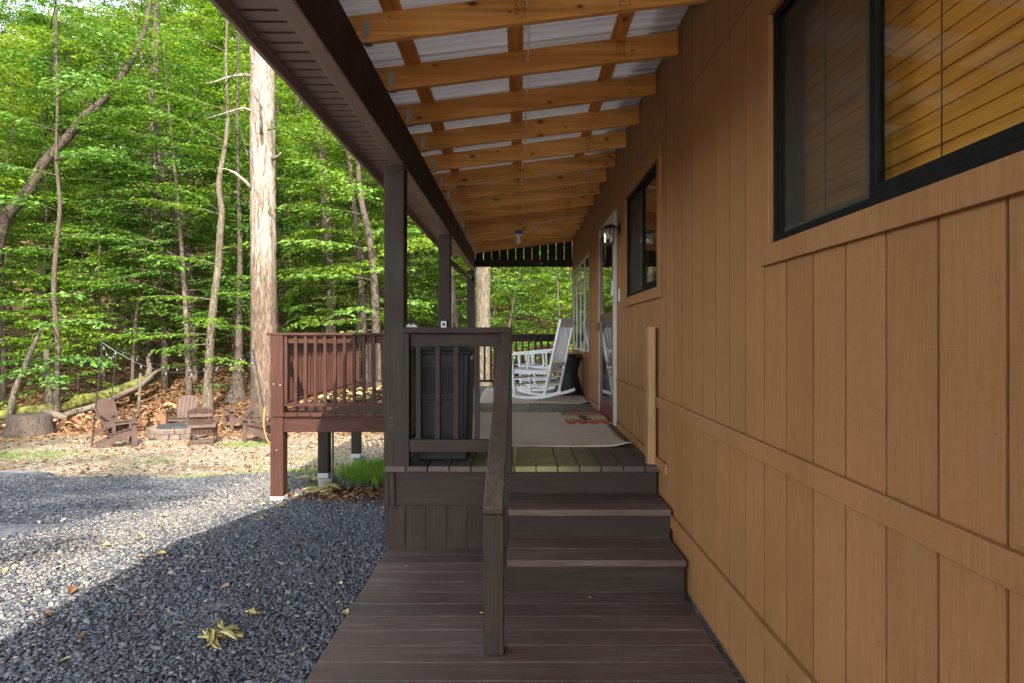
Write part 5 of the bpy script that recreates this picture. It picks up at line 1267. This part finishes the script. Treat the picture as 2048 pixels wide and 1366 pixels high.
curled_spray('curled_leaves', 'wilted leafy twig leaning on the left of the concrete pier', 632, 968, .26, 8, 12)
for k, (u, v, lab) in enumerate([(700, 800, 'pale wilted leaf pile on the side deck boards'), (745, 786, 'pale wilted leaf pile at the far end of the side deck')]):
    rr = random.Random(k+30); V = []; Fc = []; Y = F*.872/(v-V0); x = (u-U0)*Y/F
    r = np.random.default_rng(k+90); n = 70
    P = np.stack([x+r.normal(0, .3, n), Y+r.normal(0, .35, n), np.full(n, DK)+.008+r.random(n)*.03], -1); P[:, 0] = np.clip(P[:, 0], -2.7, -1.0); P[:, 1] = np.clip(P[:, 1], 7.4, 11.0)
    a = r.uniform(0, 6.28, n); V, Fc = leaves_np(P, np.stack([np.cos(a), np.sin(a), r.normal(.1, .2, n)], -1), np.stack([r.normal(0, .4, n), r.normal(0, .4, n), np.ones(n)], -1), r.uniform(.08, .16, n), r.uniform(.05, .09, n), .3)
    V[:, 2] = np.maximum(V[:, 2], DK+.003)
    o = link('wilted_leaves', mesh_np('wilted_leaves', V, Fc, np.repeat(r.random(n), 4)), M['curl']); tag(o, kind='stuff')

# ------------------------------------------------------------------ light, sky, camera
sc = bpy.context.scene
to_sun = Vector((.38, -1.2, 1.0)).normalized()
sun = bpy.data.lights.new('sun', 'SUN'); sun.energy = 2.0; sun.angle = rad(.53); sun.color = (1.0, .93, .82)
so = bpy.data.objects.new('sun', sun); C.objects.link(so); so.rotation_euler = (-to_sun).to_track_quat('-Z', 'Y').to_euler(); so.location = (8, -20, 20)
wd = bpy.data.worlds.new('World'); sc.world = wd; wd.use_nodes = True
nt = wd.node_tree; bg = nt.nodes['Background']
sky = nt.nodes.new('ShaderNodeTexSky'); sky.sky_type = 'NISHITA'; sky.sun_disc = False
sky.sun_elevation = math.asin(to_sun.z); sky.sun_rotation = math.atan2(to_sun.x, to_sun.y); sky.air_density = 1.0; sky.dust_density = 1.5; sky.ozone_density = 1.0
hs = nd(nt, 'ShaderNodeHueSaturation', {'Saturation': .5, 'Color': sky.outputs[0]}); nt.links.new(hs.outputs[0], bg.inputs[0]); bg.inputs[1].default_value = .15
cam = bpy.data.cameras.new('camera'); cam.sensor_width = 36; cam.lens = F*36/2048
cam.shift_x = -(U0-1024)/2048; cam.shift_y = (V0-683)/2048; cam.clip_start = .05; cam.clip_end = 1000
co = bpy.data.objects.new('camera', cam); C.objects.link(co); co.rotation_euler = (rad(90), 0, 0); sc.camera = co
sc.view_settings.view_transform = 'Standard'; sc.view_settings.look = 'None'; sc.view_settings.exposure = 3.08; sc.view_settings.gamma = 1.0
sc.cycles.use_denoising = True
sc.cycles.max_bounces = 8; sc.cycles.diffuse_bounces = 5; sc.cycles.transparent_max_bounces = 12
sc.cycles.sample_clamp_indirect = 8
